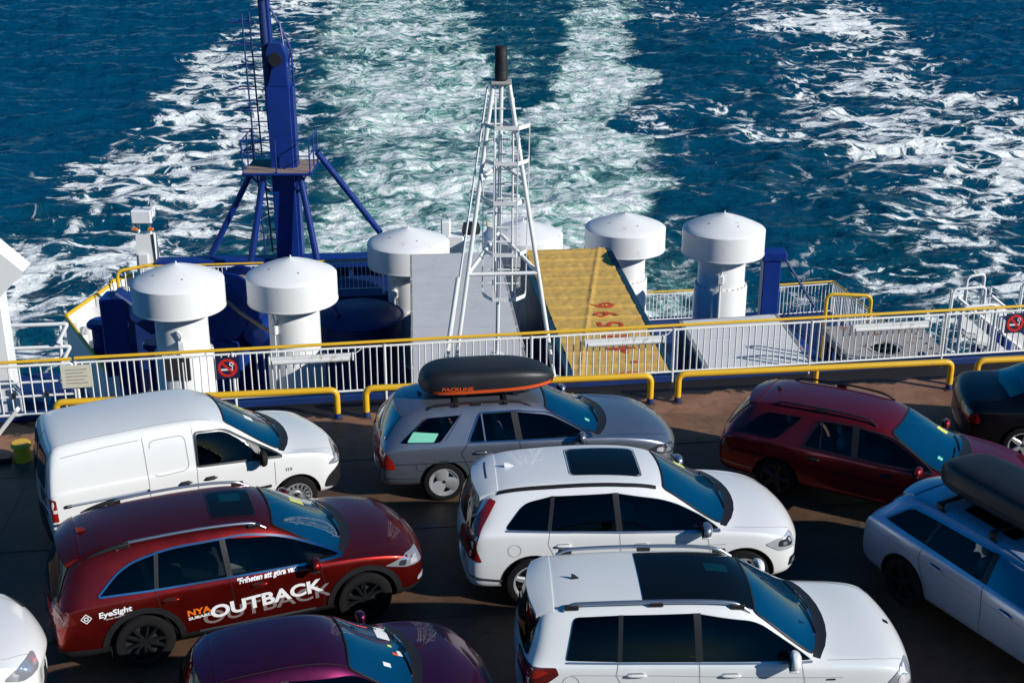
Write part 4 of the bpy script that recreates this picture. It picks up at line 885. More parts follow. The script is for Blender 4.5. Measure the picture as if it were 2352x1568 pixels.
    def finish(s):
        em, polys, vv, vn, wheels, r_arch, W = s.em, s.polys, s.vv, s.vn, s.ws, s.ra, s.W
        g = MB()
        for (xw, zw) in wheels:
            for sd in (-1, 1):
                y0, y1 = sd * (W / 2 - .27), sd * (W / 2 + .15); Vc = []
                for k in range(44):
                    th = 2 * math.pi * k / 44; Vc += [(xw + r_arch * math.cos(th), y0, zw + r_arch * math.sin(th)), (xw + r_arch * math.cos(th), y1, zw + r_arch * math.sin(th))]
                Fc = [(2 * k, 2 * k + 1, (2 * k + 3) % 88, (2 * k + 2) % 88) for k in range(44)] + [tuple(2 * k for k in range(43, -1, -1)), tuple(2 * k + 1 for k in range(44))]
                g.add(Vc, Fc, 0)
        cutters = [g.mesh('cut', 'hub_dark')]
        if s.cab:
            xa, xb, zf = s.cab; rings = []; g = MB(); V = []
            for x in np.linspace(xa, xb, 14):
                zc = s.hit('top', (x, 0))[0].z - .045; ring = []
                for z in list(np.linspace(zf, zc - .10, 6)) + [zc - .03, zc]:
                    yy = abs(s.hit('side', (x, z + .03))[0].y) - .055
                    if z == zc: yy = min(yy, .45 * W / 2)
                    ring.append((x, -max(.05, yy), z))
                ring += [(p[0], -p[1], p[2]) for p in reversed(ring)]; V += ring; rings.append(len(ring))
            n_ = rings[0]; F = [(i * n_ + j, i * n_ + (j + 1) % n_, (i + 1) * n_ + (j + 1) % n_, (i + 1) * n_ + j) for i in range(13) for j in range(n_)] + [tuple(range(n_)), tuple(13 * n_ + j for j in reversed(range(n_)))]
            g.add(V, F); cutters.append(g.mesh('cab', 'cabin_dark'))
            for pl, prs in s.cuts.items():
                if not prs: continue
                g = MB()
                for (pts, sd) in prs:
                    n_ = len(pts); ce = sum(pts, Vector((0, 0))) / n_; q = [ce + (p - ce) * .985 for p in pts]
                    if pl == 'side': A = [(p.x, sd * (W / 2 + .3), p.y) for p in q]; B = [(p.x, sd * .30, p.y) for p in q]
                    elif pl == 'top':
                        zl = min(s.hit('top', p)[0].z for p in q) - .07; A = [(p.x, p.y, 2.4) for p in q]; B = [(p.x, p.y, zl) for p in q]
                    else: A = [(-.6, p.x, p.y) for p in q]; B = [(xa + .12, p.x, p.y) for p in q]
                    g.add(A + B, [tuple(range(n_)), tuple(range(2 * n_ - 1, n_ - 1, -1))] + [(i, (i + 1) % n_, n_ + (i + 1) % n_, n_ + i) for i in range(n_)])
                cutters.append(g.mesh('win', 'trim_black'))
        fm = boolean(em, cutters, None)
        # smooth normals of the uncut skin
        fm.polygons.foreach_set('use_smooth', [True] * len(fm.polygons)); nl = [None] * len(fm.loops)
        cache = {}
        for p in fm.polygons:
            for li in p.loop_indices:
                vi = fm.loops[li].vertex_index
                if vi not in cache:
                    h = s.bvh.find_nearest(fm.vertices[vi].co)
                    if h[3] < .002:
                        pv = polys[h[2]]; ws = [1 / (1e-4 + (vv[i] - h[0]).length) for i in pv]
                        cache[vi] = sum((vn[i] * w_ for i, w_ in zip(pv, ws)), Vector()).normalized()
                    else: cache[vi] = None
                q = cache[vi]; nl[li] = q if (q is not None and q.dot(p.normal) > .6) else p.normal.copy()
        fm.normals_split_custom_set(nl)
        s.body = s.part('body', fm)
    def part(s, name, me, parent=None, loc=(0, 0, 0), rot=(0, 0, 0), label=None):
        if parent is None: return link(name, me, s.t, Vector(loc) - Vector((s.L / 2, 0, 0)), rot, label)
        return link(name, me, parent, loc, rot, label)
    def hit(s, plane, p, sd=-1):
        if plane == 'side': o, d = Vector((p[0], sd * 3, p[1])), Vector((0, -sd, 0))
        elif plane == 'top': o, d = Vector((p[0], p[1], 4)), Vector((0, 0, -1))
        elif plane == 'rear': o, d = Vector((-2, p[0], p[1])), Vector((1, 0, 0))
        else: o, d = Vector((s.L + 2, p[0], p[1])), Vector((-1, 0, 0))
        h = s.bvh.ray_cast(o, d)
        if h[0] is None:
            q = {'side': Vector((p[0], sd * s.W / 2 * .9, p[1])), 'top': Vector((p[0], p[1], 1.2)), 'rear': Vector((0.05, p[0], p[1])), 'front': Vector((s.L - .05, p[0], p[1]))}[plane]
            h = s.bvh.find_nearest(q)
        n = h[1] if h[1].dot(d) < 0 else -h[1]
        return h[0], n
    def _mesh(s, name, P2, F, plane, sd, off, m, smooth=True):
        V = []; nm = None
        for p in P2: c, n = s.hit(plane, p, sd); V.append(c + n * off)
        want = {'side': Vector((0, sd, 0)), 'top': Vector((0, 0, 1)), 'rear': Vector((-1, 0, 0)), 'front': Vector((1, 0, 0))}[plane]
        FF = []
        for f in F:
            nn = geometry.normal([V[i] for i in f]) if len(f) >= 3 else want
            FF.append(tuple(f) if nn.dot(want) >= 0 else tuple(reversed(f)))
        g = MB(); g.add(V, FF); me = g.mesh(name, m)
        if smooth: me.polygons.foreach_set('use_smooth', [True] * len(me.polygons))
        return me
    def patch(s, name, outline, plane='side', off=.012, m='glass', r=.03, both=True, step=.05, parent=None, label=None, sides=None):
        pts = resample(round_poly(outline, r), .05, True); ob = [Vector(p) for p in pts]; N = len(ob)
        if name in CUT and m in ('glass', 'windscreen', 'teal_glass', 'privacy_glass'):
            for sd in ((-1, 1) if plane == 'side' else (-1,)): s.cuts[plane].append((ob, sd))
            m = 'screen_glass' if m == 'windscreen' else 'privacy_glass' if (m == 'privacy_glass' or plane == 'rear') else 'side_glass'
        xs_ = [p.x for p in ob]; ys_ = [p.y for p in ob]; vs_ = list(ob); e = [(i, (i + 1) % N) for i in range(N)]
        x = min(xs_) + step / 2
        while x < max(xs_):
            y = min(ys_) + step / 2
            while y < max(ys_): 
                c = False; j = N - 1; q = Vector((x, y)); dm = 9
                for i in range(N):
                    a, b = ob[i], ob[j]
                    if (a.y > y) != (b.y > y) and x < (b.x - a.x) * (y - a.y) / (b.y - a.y) + a.x: c = not c
                    dm = min(dm, (a - q).length); j = i
                if c and dm > step * .35: vs_.append(q)
                y += step
            x += step
        r_ = geometry.delaunay_2d_cdt(vs_, e, [list(range(N))], 1, 1e-5); VV, FF = r_[0], r_[2]
        out = []
        for sd in (sides or ((-1, 1) if (plane == 'side' and both) else (-1,))):
            out.append(s.part(name, s._mesh(name, VV, FF, plane, sd, off, m), parent, label=label))
        return out
    def ribbon(s, name, pts, plane='side', wd=.008, off=.005, m='gap', closed=False, both=True, parent=None, step=.05, sides=None):
        p = resample([Vector(q) for q in pts], step, closed); N = len(p); V = []; F = []
        for i in range(N):
            t = (p[(i + 1) % N] - p[i - 1]) if closed else (p[min(i + 1, N - 1)] - p[max(i - 1, 0)])
            nn = Vector((-t.y, t.x)).normalized() * wd / 2; V += [p[i] + nn, p[i] - nn]
        for i in range(N if closed else N - 1): j = (i + 1) % N; F.append((2 * i, 2 * i + 1, 2 * j + 1, 2 * j))
        for sd in (sides or ((-1, 1) if (plane == 'side' and both) else (-1,))): s.part(name, s._mesh(name, V, F, plane, sd, off, m), parent)
    def text(s, txt, x, z, size, ang=0., m='print_white', bold=.0, sx=1., shear=0., off=.006, name='lettering', plane='side', sd=-1, align='LEFT'):
        V, F = text_tris(txt, size, bold, shear, sx, align); ca, sa = math.cos(ang), math.sin(ang)
        P = [Vector((x + ca * p[0] - sa * p[1], z + sa * p[0] + ca * p[1])) for p in V]
        return s.part(name, s._mesh(name, P, F, plane, sd, off, m, False))
    def wheels(s, ws, R_=.34, kind='multi', rim_m='rim_silver', inset=.015, wid=.22):
        R0 = R_ * .70
        g = MB(); h = wid / 2; pr = [(R0, -h * .86), (R0 * 1.03, -h * .96), (R_ * .86, -h), (R_ * .95, -h * .92), (R_ * .99, -h * .72), (R_, -h * .4), (R_, h * .4), (R_ * .99, h * .72), (R_ * .93, h), (R0, h * .9)]
        g.lathe(pr, 44, axis='Y')
        for a in (-.35, 0, .35): g.lathe([(R_ * 1.003, a * h - .008), (R_ * .985, a * h), (R_ * 1.003, a * h + .008)], 44, axis='Y')
        ty = g.mesh('tyre', 'tyre', 40)
        g = MB(); g.lathe([(.001, -h * .25), (R0 * .98, -h * .25), (R0 * .98, h * .8)], 36, axis='Y'); hub = g.mesh('wheel', 'hub_dark', 40)
        g = MB(); g.lathe([(R0 * .90, -h * .55), (R0 * .93, -h * .95), (R0 * 1.02, -h * .98), (R0 * 1.02, -h * .8)], 44, axis='Y')
        def spoke(a, w0, w1, r0, r1, y0=-.75, y1=-.86, th=.03):
            ca, sa = math.cos(a), math.sin(a); V = []
            for (r_, w_, y_) in ((r0, w0, y0), (r1, w1, y1)):
                for (q, dy) in ((-w_, .0), (-w_ * .7, -.012), (w_ * .7, -.012), (w_, .0), (w_, th), (-w_, th)): V.append((ca * r_ - sa * q, y_ * h + dy, sa * r_ + ca * q))
            F = [(i, i + 6, (i + 1) % 6 + 6, (i + 1) % 6) for i in range(6)] + [(0, 1, 2, 3, 4, 5), (11, 10, 9, 8, 7, 6)]; g.add(V, F)
        if kind == 'steel':
            K = 16; g.lathe([(.03, -h * .45), (.075, -h * .62), (.09, -h * .50), (R0 * .55, -h * .60), (R0 * .66, -h * .72)], 36, axis='Y')
            for k in range(K): spoke(2 * math.pi * k / K, .012, .024, R0 * .64, R0 * .92, -.72, -.78, .02)
            g.lathe([(R0 * .82, -h * .76), (R0 * .92, -h * .80), (R0 * .94, -h * .6)], 36, axis='Y')
        elif kind == 'three':
            for k in range(3):
                spoke(2 * math.pi * k / 3 + .35, .075, .13, R0 * .1, R0 * .93, -.70, -.86, .04)
            g.lathe([(.001, -h * .80), (.06, -h * .82), (.085, -h * .72), (.09, -h * .5)], 20, axis='Y')
            g.lathe([(R0 * .74, -h * .80), (R0 * .92, -h * .90)], 44, axis='Y')
        else:
            K = {'multi': 10, 'five': 5, 'twin': 5, 'six': 6}[kind]
            for k in range(K):
                a = 2 * math.pi * k / K + .3
                if kind == 'twin': spoke(a - .10, .018, .016, .05, R0 * .95); spoke(a + .10, .018, .016, .05, R0 * .95)
                elif kind == 'multi': spoke(a + (.07 if k % 2 else -.07), .022, .016, .04, R0 * .95)
                else: spoke(a, .045, .03, .04, R0 * .95)
            g.lathe([(.001, -h * .80), (.03, -h * .82), (.07, -h * .76), (.08, -h * .5)], 20, axis='Y')
        rim = g.mesh('rim', rim_m, 35)
        g = MB(); g.lathe([(.001, -h * .86), (.024, -h * .86), (.028, -h * .78)], 16, axis='Y')
        for k in range(5): a = 2 * math.pi * k / 5; g.lathe([(.001, -h * .78), (.011, -h * .78), (.011, -h * .6)], 6, axis='Y', c=(.05 * math.cos(a), 0, .05 * math.sin(a)))
        cap = g.mesh('hub_cap', 'rim_dark', 40)
        for (xw, zw) in ws:
            for sd in (-1, 1):
                y = sd * (s.W / 2 - inset - wid / 2)
                o = s.part('wheel', hub, None, (xw, y, R_), (0, random.uniform(0, 1) * (1 if sd < 0 else -1), 0 if sd < 0 else math.pi))
                s.part('tyre', ty, o); s.part('rim', rim, o); s.part('hub_cap', cap, o)
    def blob(s, name, c, d, m, e=.7, rot=(0, 0, 0), parent=None, nu=16, nv=10, flat=None):
        g = MB(); V = []
        sp = lambda v, k: math.copysign(abs(v) ** k, v)
        for i in range(nv + 1):
            ph = -math.pi / 2 + math.pi * i / nv
            for j in range(nu):
                th = 2 * math.pi * j / nu; x = sp(math.cos(ph), e) * sp(math.cos(th), e); y = sp(math.cos(ph), e) * sp(math.sin(th), e); z = sp(math.sin(ph), e)
                if flat: x, y, z = flat(x, y, z)
                V.append((x * d[0] / 2, y * d[1] / 2, z * d[2] / 2))
        F = [(i * nu + j, i * nu + (j + 1) % nu, (i + 1) * nu + (j + 1) % nu, (i + 1) * nu + j) for i in range(nv) for j in range(nu)]
        g.add(V, F); me = g.mesh(name, m, 60)
        return s.part(name, me, parent, c, rot)
    def mirrors(s, x, z, m, sz=(.15, .24, .17), arm='trim_black', out=.10, cap=None):
        for sd in (-1, 1):
            c, n = s.hit('side', (x, z), sd)
            y = c.y + sd * (out + sz[1] / 2 - .06)
            def fl(a, b, cc): return (a * (.55 if a < 0 else 1.) * (1 - .18 * abs(b)), b * (1.0), cc * (1 - .15 * (b * sd > 0) * abs(b)) )
            o = s.blob('door_mirror', (x, y, z + .05), sz, m, .72, (0, 0, sd * .12), flat=fl)
            g = MB(); g.box((.005, -sd * (sz[1] / 2 + .01), -.055), (.07, .14, .05), bev=.015); s.part('mirror_arm', g.mesh('mirror_arm', arm), o)
            g = MB(); g.box((-sz[0] * .30, 0, 0), (.008, sz[1] * .78, sz[2] * .72), bev=.003); s.part('mirror_glass', g.mesh('mirror_glass', 'glass'), o)
            if cap: g = MB(); g.box((.0, sd * .0, -sz[2] * .42), (sz[0] * .6, sz[1] * .8, .035), bev=.012); s.part('mirror_base', g.mesh('mirror_base', cap), o)
    def handles(s, pts, m, ang=0., ln=.2):
        for sd in (-1, 1):
            for (x, z) in pts:
                c, n = s.hit('side', (x, z), sd)
                s.patch('handle_recess', [(x - ln * .45, z - .035), (x + ln * .35, z - .035), (x + ln * .35, z + .03), (x - ln * .45, z + .03)], m='gap_soft' if 'white' in m else 'gap', r=.03, off=.003, sides=(sd,))
                s.blob('door_handle', (x, c.y + sd * .022, z + .004), (ln, .032, .036), m, .7, (0, -ang, 0), nu=12, nv=8)
    def rails(s, x0, x1, y, m, h=.055, r=.019, mids=(), foot='trim_black', flat=False):
        for sd in (-1, 1):
            z = lambda x: s.hit('top', (x, sd * y))[0].z
            n = 14; pts = []
            for i in range(n + 1):
                x = x0 + (x1 - x0) * i / n; pts.append(Vector((x, sd * (y - .012 * (abs(2 * i / n - 1)) ** 3), z(x) + h)))
            pts = [Vector((x0 - .10, sd * y, z(x0 - .1) + .004))] + pts + [Vector((x1 + .14, sd * y, z(x1 + .14) + .004))]
            g = MB(); g.tube(arc_pts(pts, .08, 4), r, 8); o = s.part('roof_rail', g.mesh('roof_rail', m, 50))
            for x in mids:
                g = MB(); g.box((x, sd * y, z(x) + h / 2), (.16, .045, h), bev=.012); s.part('rail_foot', g.mesh('rail_foot', foot), o)
    def crossbars(s, xs_, y, h=.09, m='trim_black'):
        for x in xs_:
            z = s.hit('top', (x, y))[0].z + h
            g = MB(); g.box((x, 0, z), (.07, 2 * y + .1, .03), bev=.01); o = s.part('crossbar', g.mesh('crossbar', m))
            for sd in (-1, 1): g = MB(); g.box((x, sd * y, z - h * .35), (.10, .09, h * .95), bev=.02); s.part('bar_foot', g.mesh('bar_foot', 'trim_black'), o)
    def screen(s, xt, wt, xb, wb, bow_t=.05, bow_b=.14, m='windscreen', cowl=.13, r=.06, ticket=None, wipers=True, ins=()):
        K = 8; top = [(xt + bow_t * (1 - (2 * i / K - 1) ** 2), -wt + 2 * wt * i / K, 0) for i in range(1, K)]
        bot = [(xb + bow_b * (1 - (2 * i / K - 1) ** 2), wb - 2 * wb * i / K, 0) for i in range(1, K)]
        out = [(xt, -wt, r)] + top + [(xt, wt, r), (xb, wb, r)] + bot + [(xb, -wb, r)]
        if cowl:
            c1 = [(xb - .02 + (bow_b - .01) * (1 - (2 * i / K - 1) ** 2), -wb * 1.03 + 2 * wb * 1.03 * i / K, 0) for i in range(K + 1)]
            c2 = [(xb + cowl * (1 - .55 * abs(2 * i / K - 1) ** 3) + bow_b * (1 - (2 * i / K - 1) ** 2), wb * 1.05 - 2.1 * wb * i / K, 0) for i in range(K + 1)]
            s.patch('cowl', c1 + c2, 'top', .006, 'trim_black', 0)
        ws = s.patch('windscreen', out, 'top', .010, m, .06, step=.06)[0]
        s.ribbon('screen_seal', round_poly(out, .06), 'top', .022, .0125, 'trim_black', True, parent=None)
        if wipers:
            for (ya, yb, dx) in ((-.55 * wb, .12 * wb, .02), (.05 * wb, .72 * wb, .0)):
                P = []
                for k in range(6):
                    t = k / 5; y = ya + (yb - ya) * t; x = xb + bow_b * (1 - (y / wb) ** 2) - .03 - .10 * t + dx
                    c, n = s.hit('top', (x, y)); P.append(c + n * .026)
                g = MB(); g.tube(P, .010, 5); s.part('wiper', g.mesh('wiper', 'trim_black', 60))
        for (x, y, dx, dy, mm) in ins:
            s.patch('paper_slip', [(x - dx / 2, y - dy / 2), (x + dx / 2, y - dy / 2), (x + dx / 2, y + dy / 2), (x - dx / 2, y + dy / 2)], 'top', .013, mm, .006, parent=None)
        return ws
    def interior(s, xa, xb, zf, xf, xr, zs, xd, zd, m='seat_fabric'):
        s.cab = (xa, xb, zf); w = s.W / 2
        def seat(nm, x, y, wd):
            o = s.blob(nm, (x, y, zs), (.52, wd, .16), m, .5)
            s.blob('backrest', (-.27, 0, .32), (.15, wd * .98, .62), m, .5, (0, -.22, 0), parent=o)
            for q in ((0,) if wd < .7 else (-.36, .36)): s.blob('headrest', (-.37, q, .71), (.10, .26, .17), m, .55, (0, -.15, 0), parent=o)
            return o
        for sd in (-1, 1): seat('front_seat', xf, sd * w * .43, .5)
        if xr is not None: seat('rear_seat', xr, 0, w * 1.45)
        s.blob('dashboard', (xd, 0, zd - .11), (.55, w * 1.55, .26), 'dash_plastic', .4, (0, .10, 0))
        g = MB(); g.tube([(0, .18 * math.cos(t), .18 * math.sin(t)) for t in np.linspace(0, 2 * math.pi, 21)[:-1]], .016, 6, closed=True); g.box((0, 0, 0), (.04, .12, .10), bev=.02); g.box((0, 0, 0), (.02, .34, .03))
        s.part('steering_wheel', g.mesh('steering_wheel', 'dash_plastic', 50), None, (xd - .33, w * .43, zd - .02), (0, -.45, 0))
    def fin(s, x, m, y=0., h=.06, ln=.14):
        z = s.hit('top', (x, y))[0].z; g = MB(); V = [(x - ln / 2, y - .022, z - .004), (x + ln / 2, y - .012, z - .004), (x + ln / 2, y + .012, z - .004), (x - ln / 2, y + .022, z - .004), (x - ln * .55, y - .006, z + h), (x - ln * .12, y - .006, z + h * .8), (x - ln * .12, y + .006, z + h * .8), (x - ln * .55, y + .006, z + h)]
        g.add(V, [(0, 1, 5, 4), (1, 2, 6, 5), (2, 3, 7, 6), (3, 0, 4, 7), (4, 5, 6, 7)]); s.part('aerial', g.mesh('aerial', m))
    def spoiler(s, x0, x1, w, m, drop=.03, lift=.01, lamp=None):
        NU, NV = 14, 6; V = []
        for top in (1, 0):
            for j in range(NV + 1):
                for i in range(NU + 1):
                    u = -1 + 2 * i / NU; v = j / NV; x = x1 + (x0 + .09 * u * u - x1) * v
                    zr = s.hit('top', (x1 + .02, u * w))[0].z; slope = (s.hit('top', (x1 + .25, u * w))[0].z - zr) / .23
                    z = zr + lift - slope * (x1 - x) * .9 - drop * v * v - (0 if top else .035 + .02 * v)
                    V.append((x, u * w * (1 - .05 * v), z))
        F = []; K = (NU + 1) * (NV + 1)
        for j in range(NV):
            for i in range(NU): a = j * (NU + 1) + i; F += [(a, a + NU + 1, a + NU + 2, a + 1), (a + K, a + 1 + K, a + NU + 2 + K, a + NU + 1 + K)]
        for i in range(NU): a = NV * (NU + 1) + i; F.append((a, a + K, a + K + 1, a + 1)); b = i; F.append((b, b + 1, b + K + 1, b + K))
        for j in range(NV): a = j * (NU + 1); F.append((a, a + K, a + NU + 1 + K, a + NU + 1)); b = a + NU; F.append((b, b + NU + 1, b + NU + 1 + K, b + K))
        g = MB(); g.add(V, F); o = s.part('spoiler', g.mesh('spoiler', m, 35))
        if lamp:
            a = [V[2 * (NU + 1) + i] for i in range(4, 11)]; b = [V[3 * (NU + 1) + i] for i in range(4, 11)]
            g = MB(); q = [Vector(p) + Vector((0, 0, .004)) for p in a] + [Vector(p) + Vector((0, 0, .004)) for p in b]
            q = [q[i].lerp(q[(i + 7) % 14], .30) for i in range(14)]
            g.add(q, [(i, i + 7, i + 8, i + 1) for i in range(6)]); s.part('brake_lamp', g.mesh('brake_lamp', lamp), o)
        return o
    def seams(s, lines, wd=.007, m='gap'):
        for ln in lines: s.ribbon('panel_gap', ln, 'side', wd, .005, m)
    def arches(s, ws, ra, wd, m='plastic_dark', z0=.2):
        for (xw, zw) in ws:
            a0 = math.asin(max(-1, min(1, (z0 - zw) / ra)))
            pts = [(xw + (ra + wd / 2) * math.cos(a), zw + (ra + wd / 2) * math.sin(a)) for a in np.linspace(a0, math.pi - a0, 26)]
            s.ribbon('wheel_arch', pts, 'side', wd, .012, m)

def shift(ws, z): return [(x, z) for x in ws]
# ---- stations: x, bottom z, half width, shoulder z, roof half width, top z, crown, plan sweep
ST_OUT = [(0, .45, .72, .62, .52, .66, .01, .14), (.02, .32, .84, .74, .62, .80, .01, .14), (.07, .27, .885, .88, .64, 1.0, .02, .14), (.17, .25, .905, .95, .60, 1.22, .05, .12), (.32, .24, .915, .98, .585, 1.46, .06, .10),
  (.50, .24, .92, .99, .585, 1.565, .045, .06), (.9, .24, .92, .99, .60, 1.60, .04, 0), (1.5, .24, .92, .985, .62, 1.62, .04, 0), (2.2, .24, .92, .975, .62, 1.615, .04, 0), (2.72, .24, .92, .965, .60, 1.57, .05, .05), (3.12, .24, .92, .96, .635, 1.40, .08, .12),
  (3.5, .24, .92, .955, .70, 1.17, .08, .15), (3.68, .24, .918, .95, .74, 1.07, .06, .12), (3.92, .24, .915, .935, .75, 1.03, .045, .06), (4.32, .24, .905, .88, .72, .98, .04, .10), (4.60, .26, .87, .80, .64, .89, .03, .16), (4.74, .30, .80, .69, .54, .77, .02, .2), (4.82, .42, .68, .57, .44, .61, .01, .2)]
ST_XC = [(0, .45, .74, .66, .52, .72, .01, .16), (.02, .32, .87, .82, .64, .90, .01, .16), (.07, .27, .915, 1.0, .65, 1.08, .02, .15), (.17, .25, .935, 1.06, .61, 1.28, .05, .13), (.31, .24, .94, 1.07, .59, 1.50, .06, .10), (.50, .24, .945, 1.07, .59, 1.60, .045, .06),
  (.95, .24, .945, 1.06, .605, 1.64, .04, 0), (1.6, .24, .945, 1.05, .62, 1.665, .04, 0), (2.2, .24, .945, 1.04, .625, 1.655, .04, 0), (2.66, .24, .945, 1.02, .61, 1.60, .05, .06), (3.05, .24, .945, 1.01, .65, 1.42, .08, .13), (3.42, .24, .945, 1.0, .71, 1.20, .08, .16), (3.6, .24, .943, .99, .76, 1.10, .06, .13),
  (3.85, .24, .94, .97, .77, 1.06, .05, .07), (4.18, .24, .925, .92, .74, 1.01, .04, .11), (4.44, .26, .885, .84, .66, .92, .03, .18), (4.575, .30, .81, .73, .56, .80, .02, .22), (4.644, .42, .69, .6, .46, .64, .01, .22)]
ST_GLK = [(0, .45, .76, .70, .57, .78, .01, .12), (.02, .32, .87, .86, .68, .96, .01, .12), (.06, .27, .905, 1.0, .68, 1.10, .02, .11), (.14, .25, .915, 1.03, .64, 1.34, .05, .10), (.24, .24, .92, 1.03, .625, 1.55, .05, .08), (.40, .24, .92, 1.03, .625, 1.62, .04, .05),
  (.9, .24, .92, 1.03, .635, 1.64, .035, 0), (1.6, .24, .92, 1.02, .645, 1.65, .035, 0), (2.2, .24, .92, 1.01, .645, 1.645, .035, 0), (2.6, .24, .92, 1.0, .63, 1.60, .045, .05), (2.95, .24, .92, .99, .66, 1.42, .07, .11), (3.26, .24, .92, .985, .72, 1.22, .07, .13), (3.42, .24, .92, .98, .77, 1.11, .05, .10),
  (3.68, .24, .918, .97, .79, 1.08, .04, .05), (4.1, .24, .91, .955, .78, 1.05, .035, .07), (4.36, .26, .89, .90, .73, .98, .03, .12), (4.49, .30, .83, .78, .62, .84, .02, .15), (4.536, .42, .73, .64, .52, .68, .01, .15)]
ST_SAAB = [(0, .42, .70, .58, .52, .62, .01, .14), (.02, .30, .81, .70, .62, .76, .01, .14), (.07, .25, .86, .82, .63, .92, .02, .14), (.22, .23, .88, .88, .59, 1.13, .04, .12), (.42, .22, .888, .90, .565, 1.33, .05, .10), (.62, .22, .892, .91, .56, 1.41, .04, .06),
  (1.1, .22, .895, .905, .565, 1.445, .035, 0), (1.7, .22, .895, .90, .57, 1.46, .035, 0), (2.2, .22, .895, .89, .57, 1.45, .035, .02), (2.62, .22, .895, .885, .555, 1.395, .05, .07), (3.02, .22, .895, .88, .6, 1.21, .07, .13), (3.4, .22, .893, .875, .68, 1.015, .06, .15), (3.58, .22, .89, .87, .73, .95, .05, .12),
  (3.84, .22, .886, .855, .73, .92, .035, .07), (4.28, .22, .872, .80, .69, .865, .03, .10), (4.58, .24, .835, .715, .61, .78, .025, .16), (4.755, .28, .76, .61, .51, .67, .02, .2), (4.83, .38, .65, .5, .41, .54, .01, .2)]
ST_VAN = [(0, .40, .80, .62, .64, .70, .01, .07), (.02, .30, .88, .82, .74, .95, .01, .07), (.05, .26, .89, 1.0, .755, 1.22, .02, .06), (.10, .24, .893, 1.06, .735, 1.52, .03, .05), (.18, .24, .895, 1.09, .715, 1.73, .04, .04), (.36, .24, .897, 1.10, .715, 1.775, .05, .02), (1.0, .24, .897, 1.10, .72, 1.80, .05, 0), (1.7, .24, .897, 1.10, .72, 1.805, .05, 0),
  (2.15, .24, .897, 1.09, .71, 1.79, .05, 0), (2.5, .24, .897, 1.07, .67, 1.73, .06, .06), (2.86, .24, .897, 1.05, .675, 1.53, .08, .12), (3.22, .24, .897, 1.03, .725, 1.28, .08, .14), (3.46, .24, .895, 1.02, .765, 1.12, .06, .12), (3.7, .24, .89, .99, .755, 1.06, .05, .08), (4.04, .24, .872, .92, .71, .99, .04, .12), (4.24, .24, .835, .83, .63, .90, .03, .18), (4.355, .28, .75, .71, .53, .77, .02, .22), (4.406, .4, .63, .56, .43, .6, .01, .22)]
ST_WAG = [(0, .44, .72, .64, .52, .70, .01, .16), (.02, .32, .84, .78, .63, .86, .01, .16), (.08, .26, .885, .91, .64, 1.0, .02, .15), (.24, .23, .905, .96, .58, 1.18, .05, .13), (.45, .22, .915, .975, .55, 1.36, .055, .10), (.68, .22, .92, .975, .55, 1.42, .04, .06), (1.2, .22, .92, .965, .565, 1.455, .035, 0), (1.8, .22, .92, .95, .575, 1.465, .035, 0), (2.25, .22, .92, .94, .57, 1.445, .04, .02),
  (2.65, .22, .92, .93, .56, 1.38, .055, .07), (3.08, .22, .92, .92, .61, 1.19, .075, .13), (3.46, .22, .918, .915, .69, 1.03, .06, .15), (3.64, .22, .915, .905, .74, .975, .05, .12), (3.9, .22, .91, .885, .74, .95, .035, .07), (4.3, .22, .89, .82, .69, .885, .03, .11), (4.58, .25, .845, .73, .61, .79, .025, .18), (4.72, .29, .77, .62, .51, .68, .02, .22), (4.79, .40, .66, .51, .41, .55, .01, .22)]
ST_HAT = [(0, .42, .66, .60, .48, .66, .01, .14), (.02, .30, .77, .74, .57, .82, .01, .14), (.07, .25, .81, .86, .58, .98, .02, .13), (.18, .23, .825, .90, .55, 1.17, .04, .11), (.32, .22, .832, .91, .535, 1.34, .05, .09), (.5, .22, .838, .92, .535, 1.405, .04, .05), (.9, .22, .84, .915, .545, 1.435, .035, 0), (1.3, .22, .84, .91, .55, 1.445, .035, 0), (1.65, .22, .84, .90, .545, 1.43, .04, .03),
  (1.98, .22, .84, .895, .545, 1.37, .055, .07), (2.34, .22, .84, .89, .585, 1.19, .075, .12), (2.68, .22, .838, .885, .65, 1.02, .06, .14), (2.84, .22, .836, .88, .69, .96, .05, .11), (3.06, .22, .83, .86, .69, .93, .035, .07), (3.42, .22, .81, .80, .64, .87, .03, .11), (3.68, .24, .77, .71, .56, .78, .025, .17), (3.83, .28, .70, .61, .47, .67, .02, .2), (3.9, .38, .6, .5, .38, .54, .01, .2)]

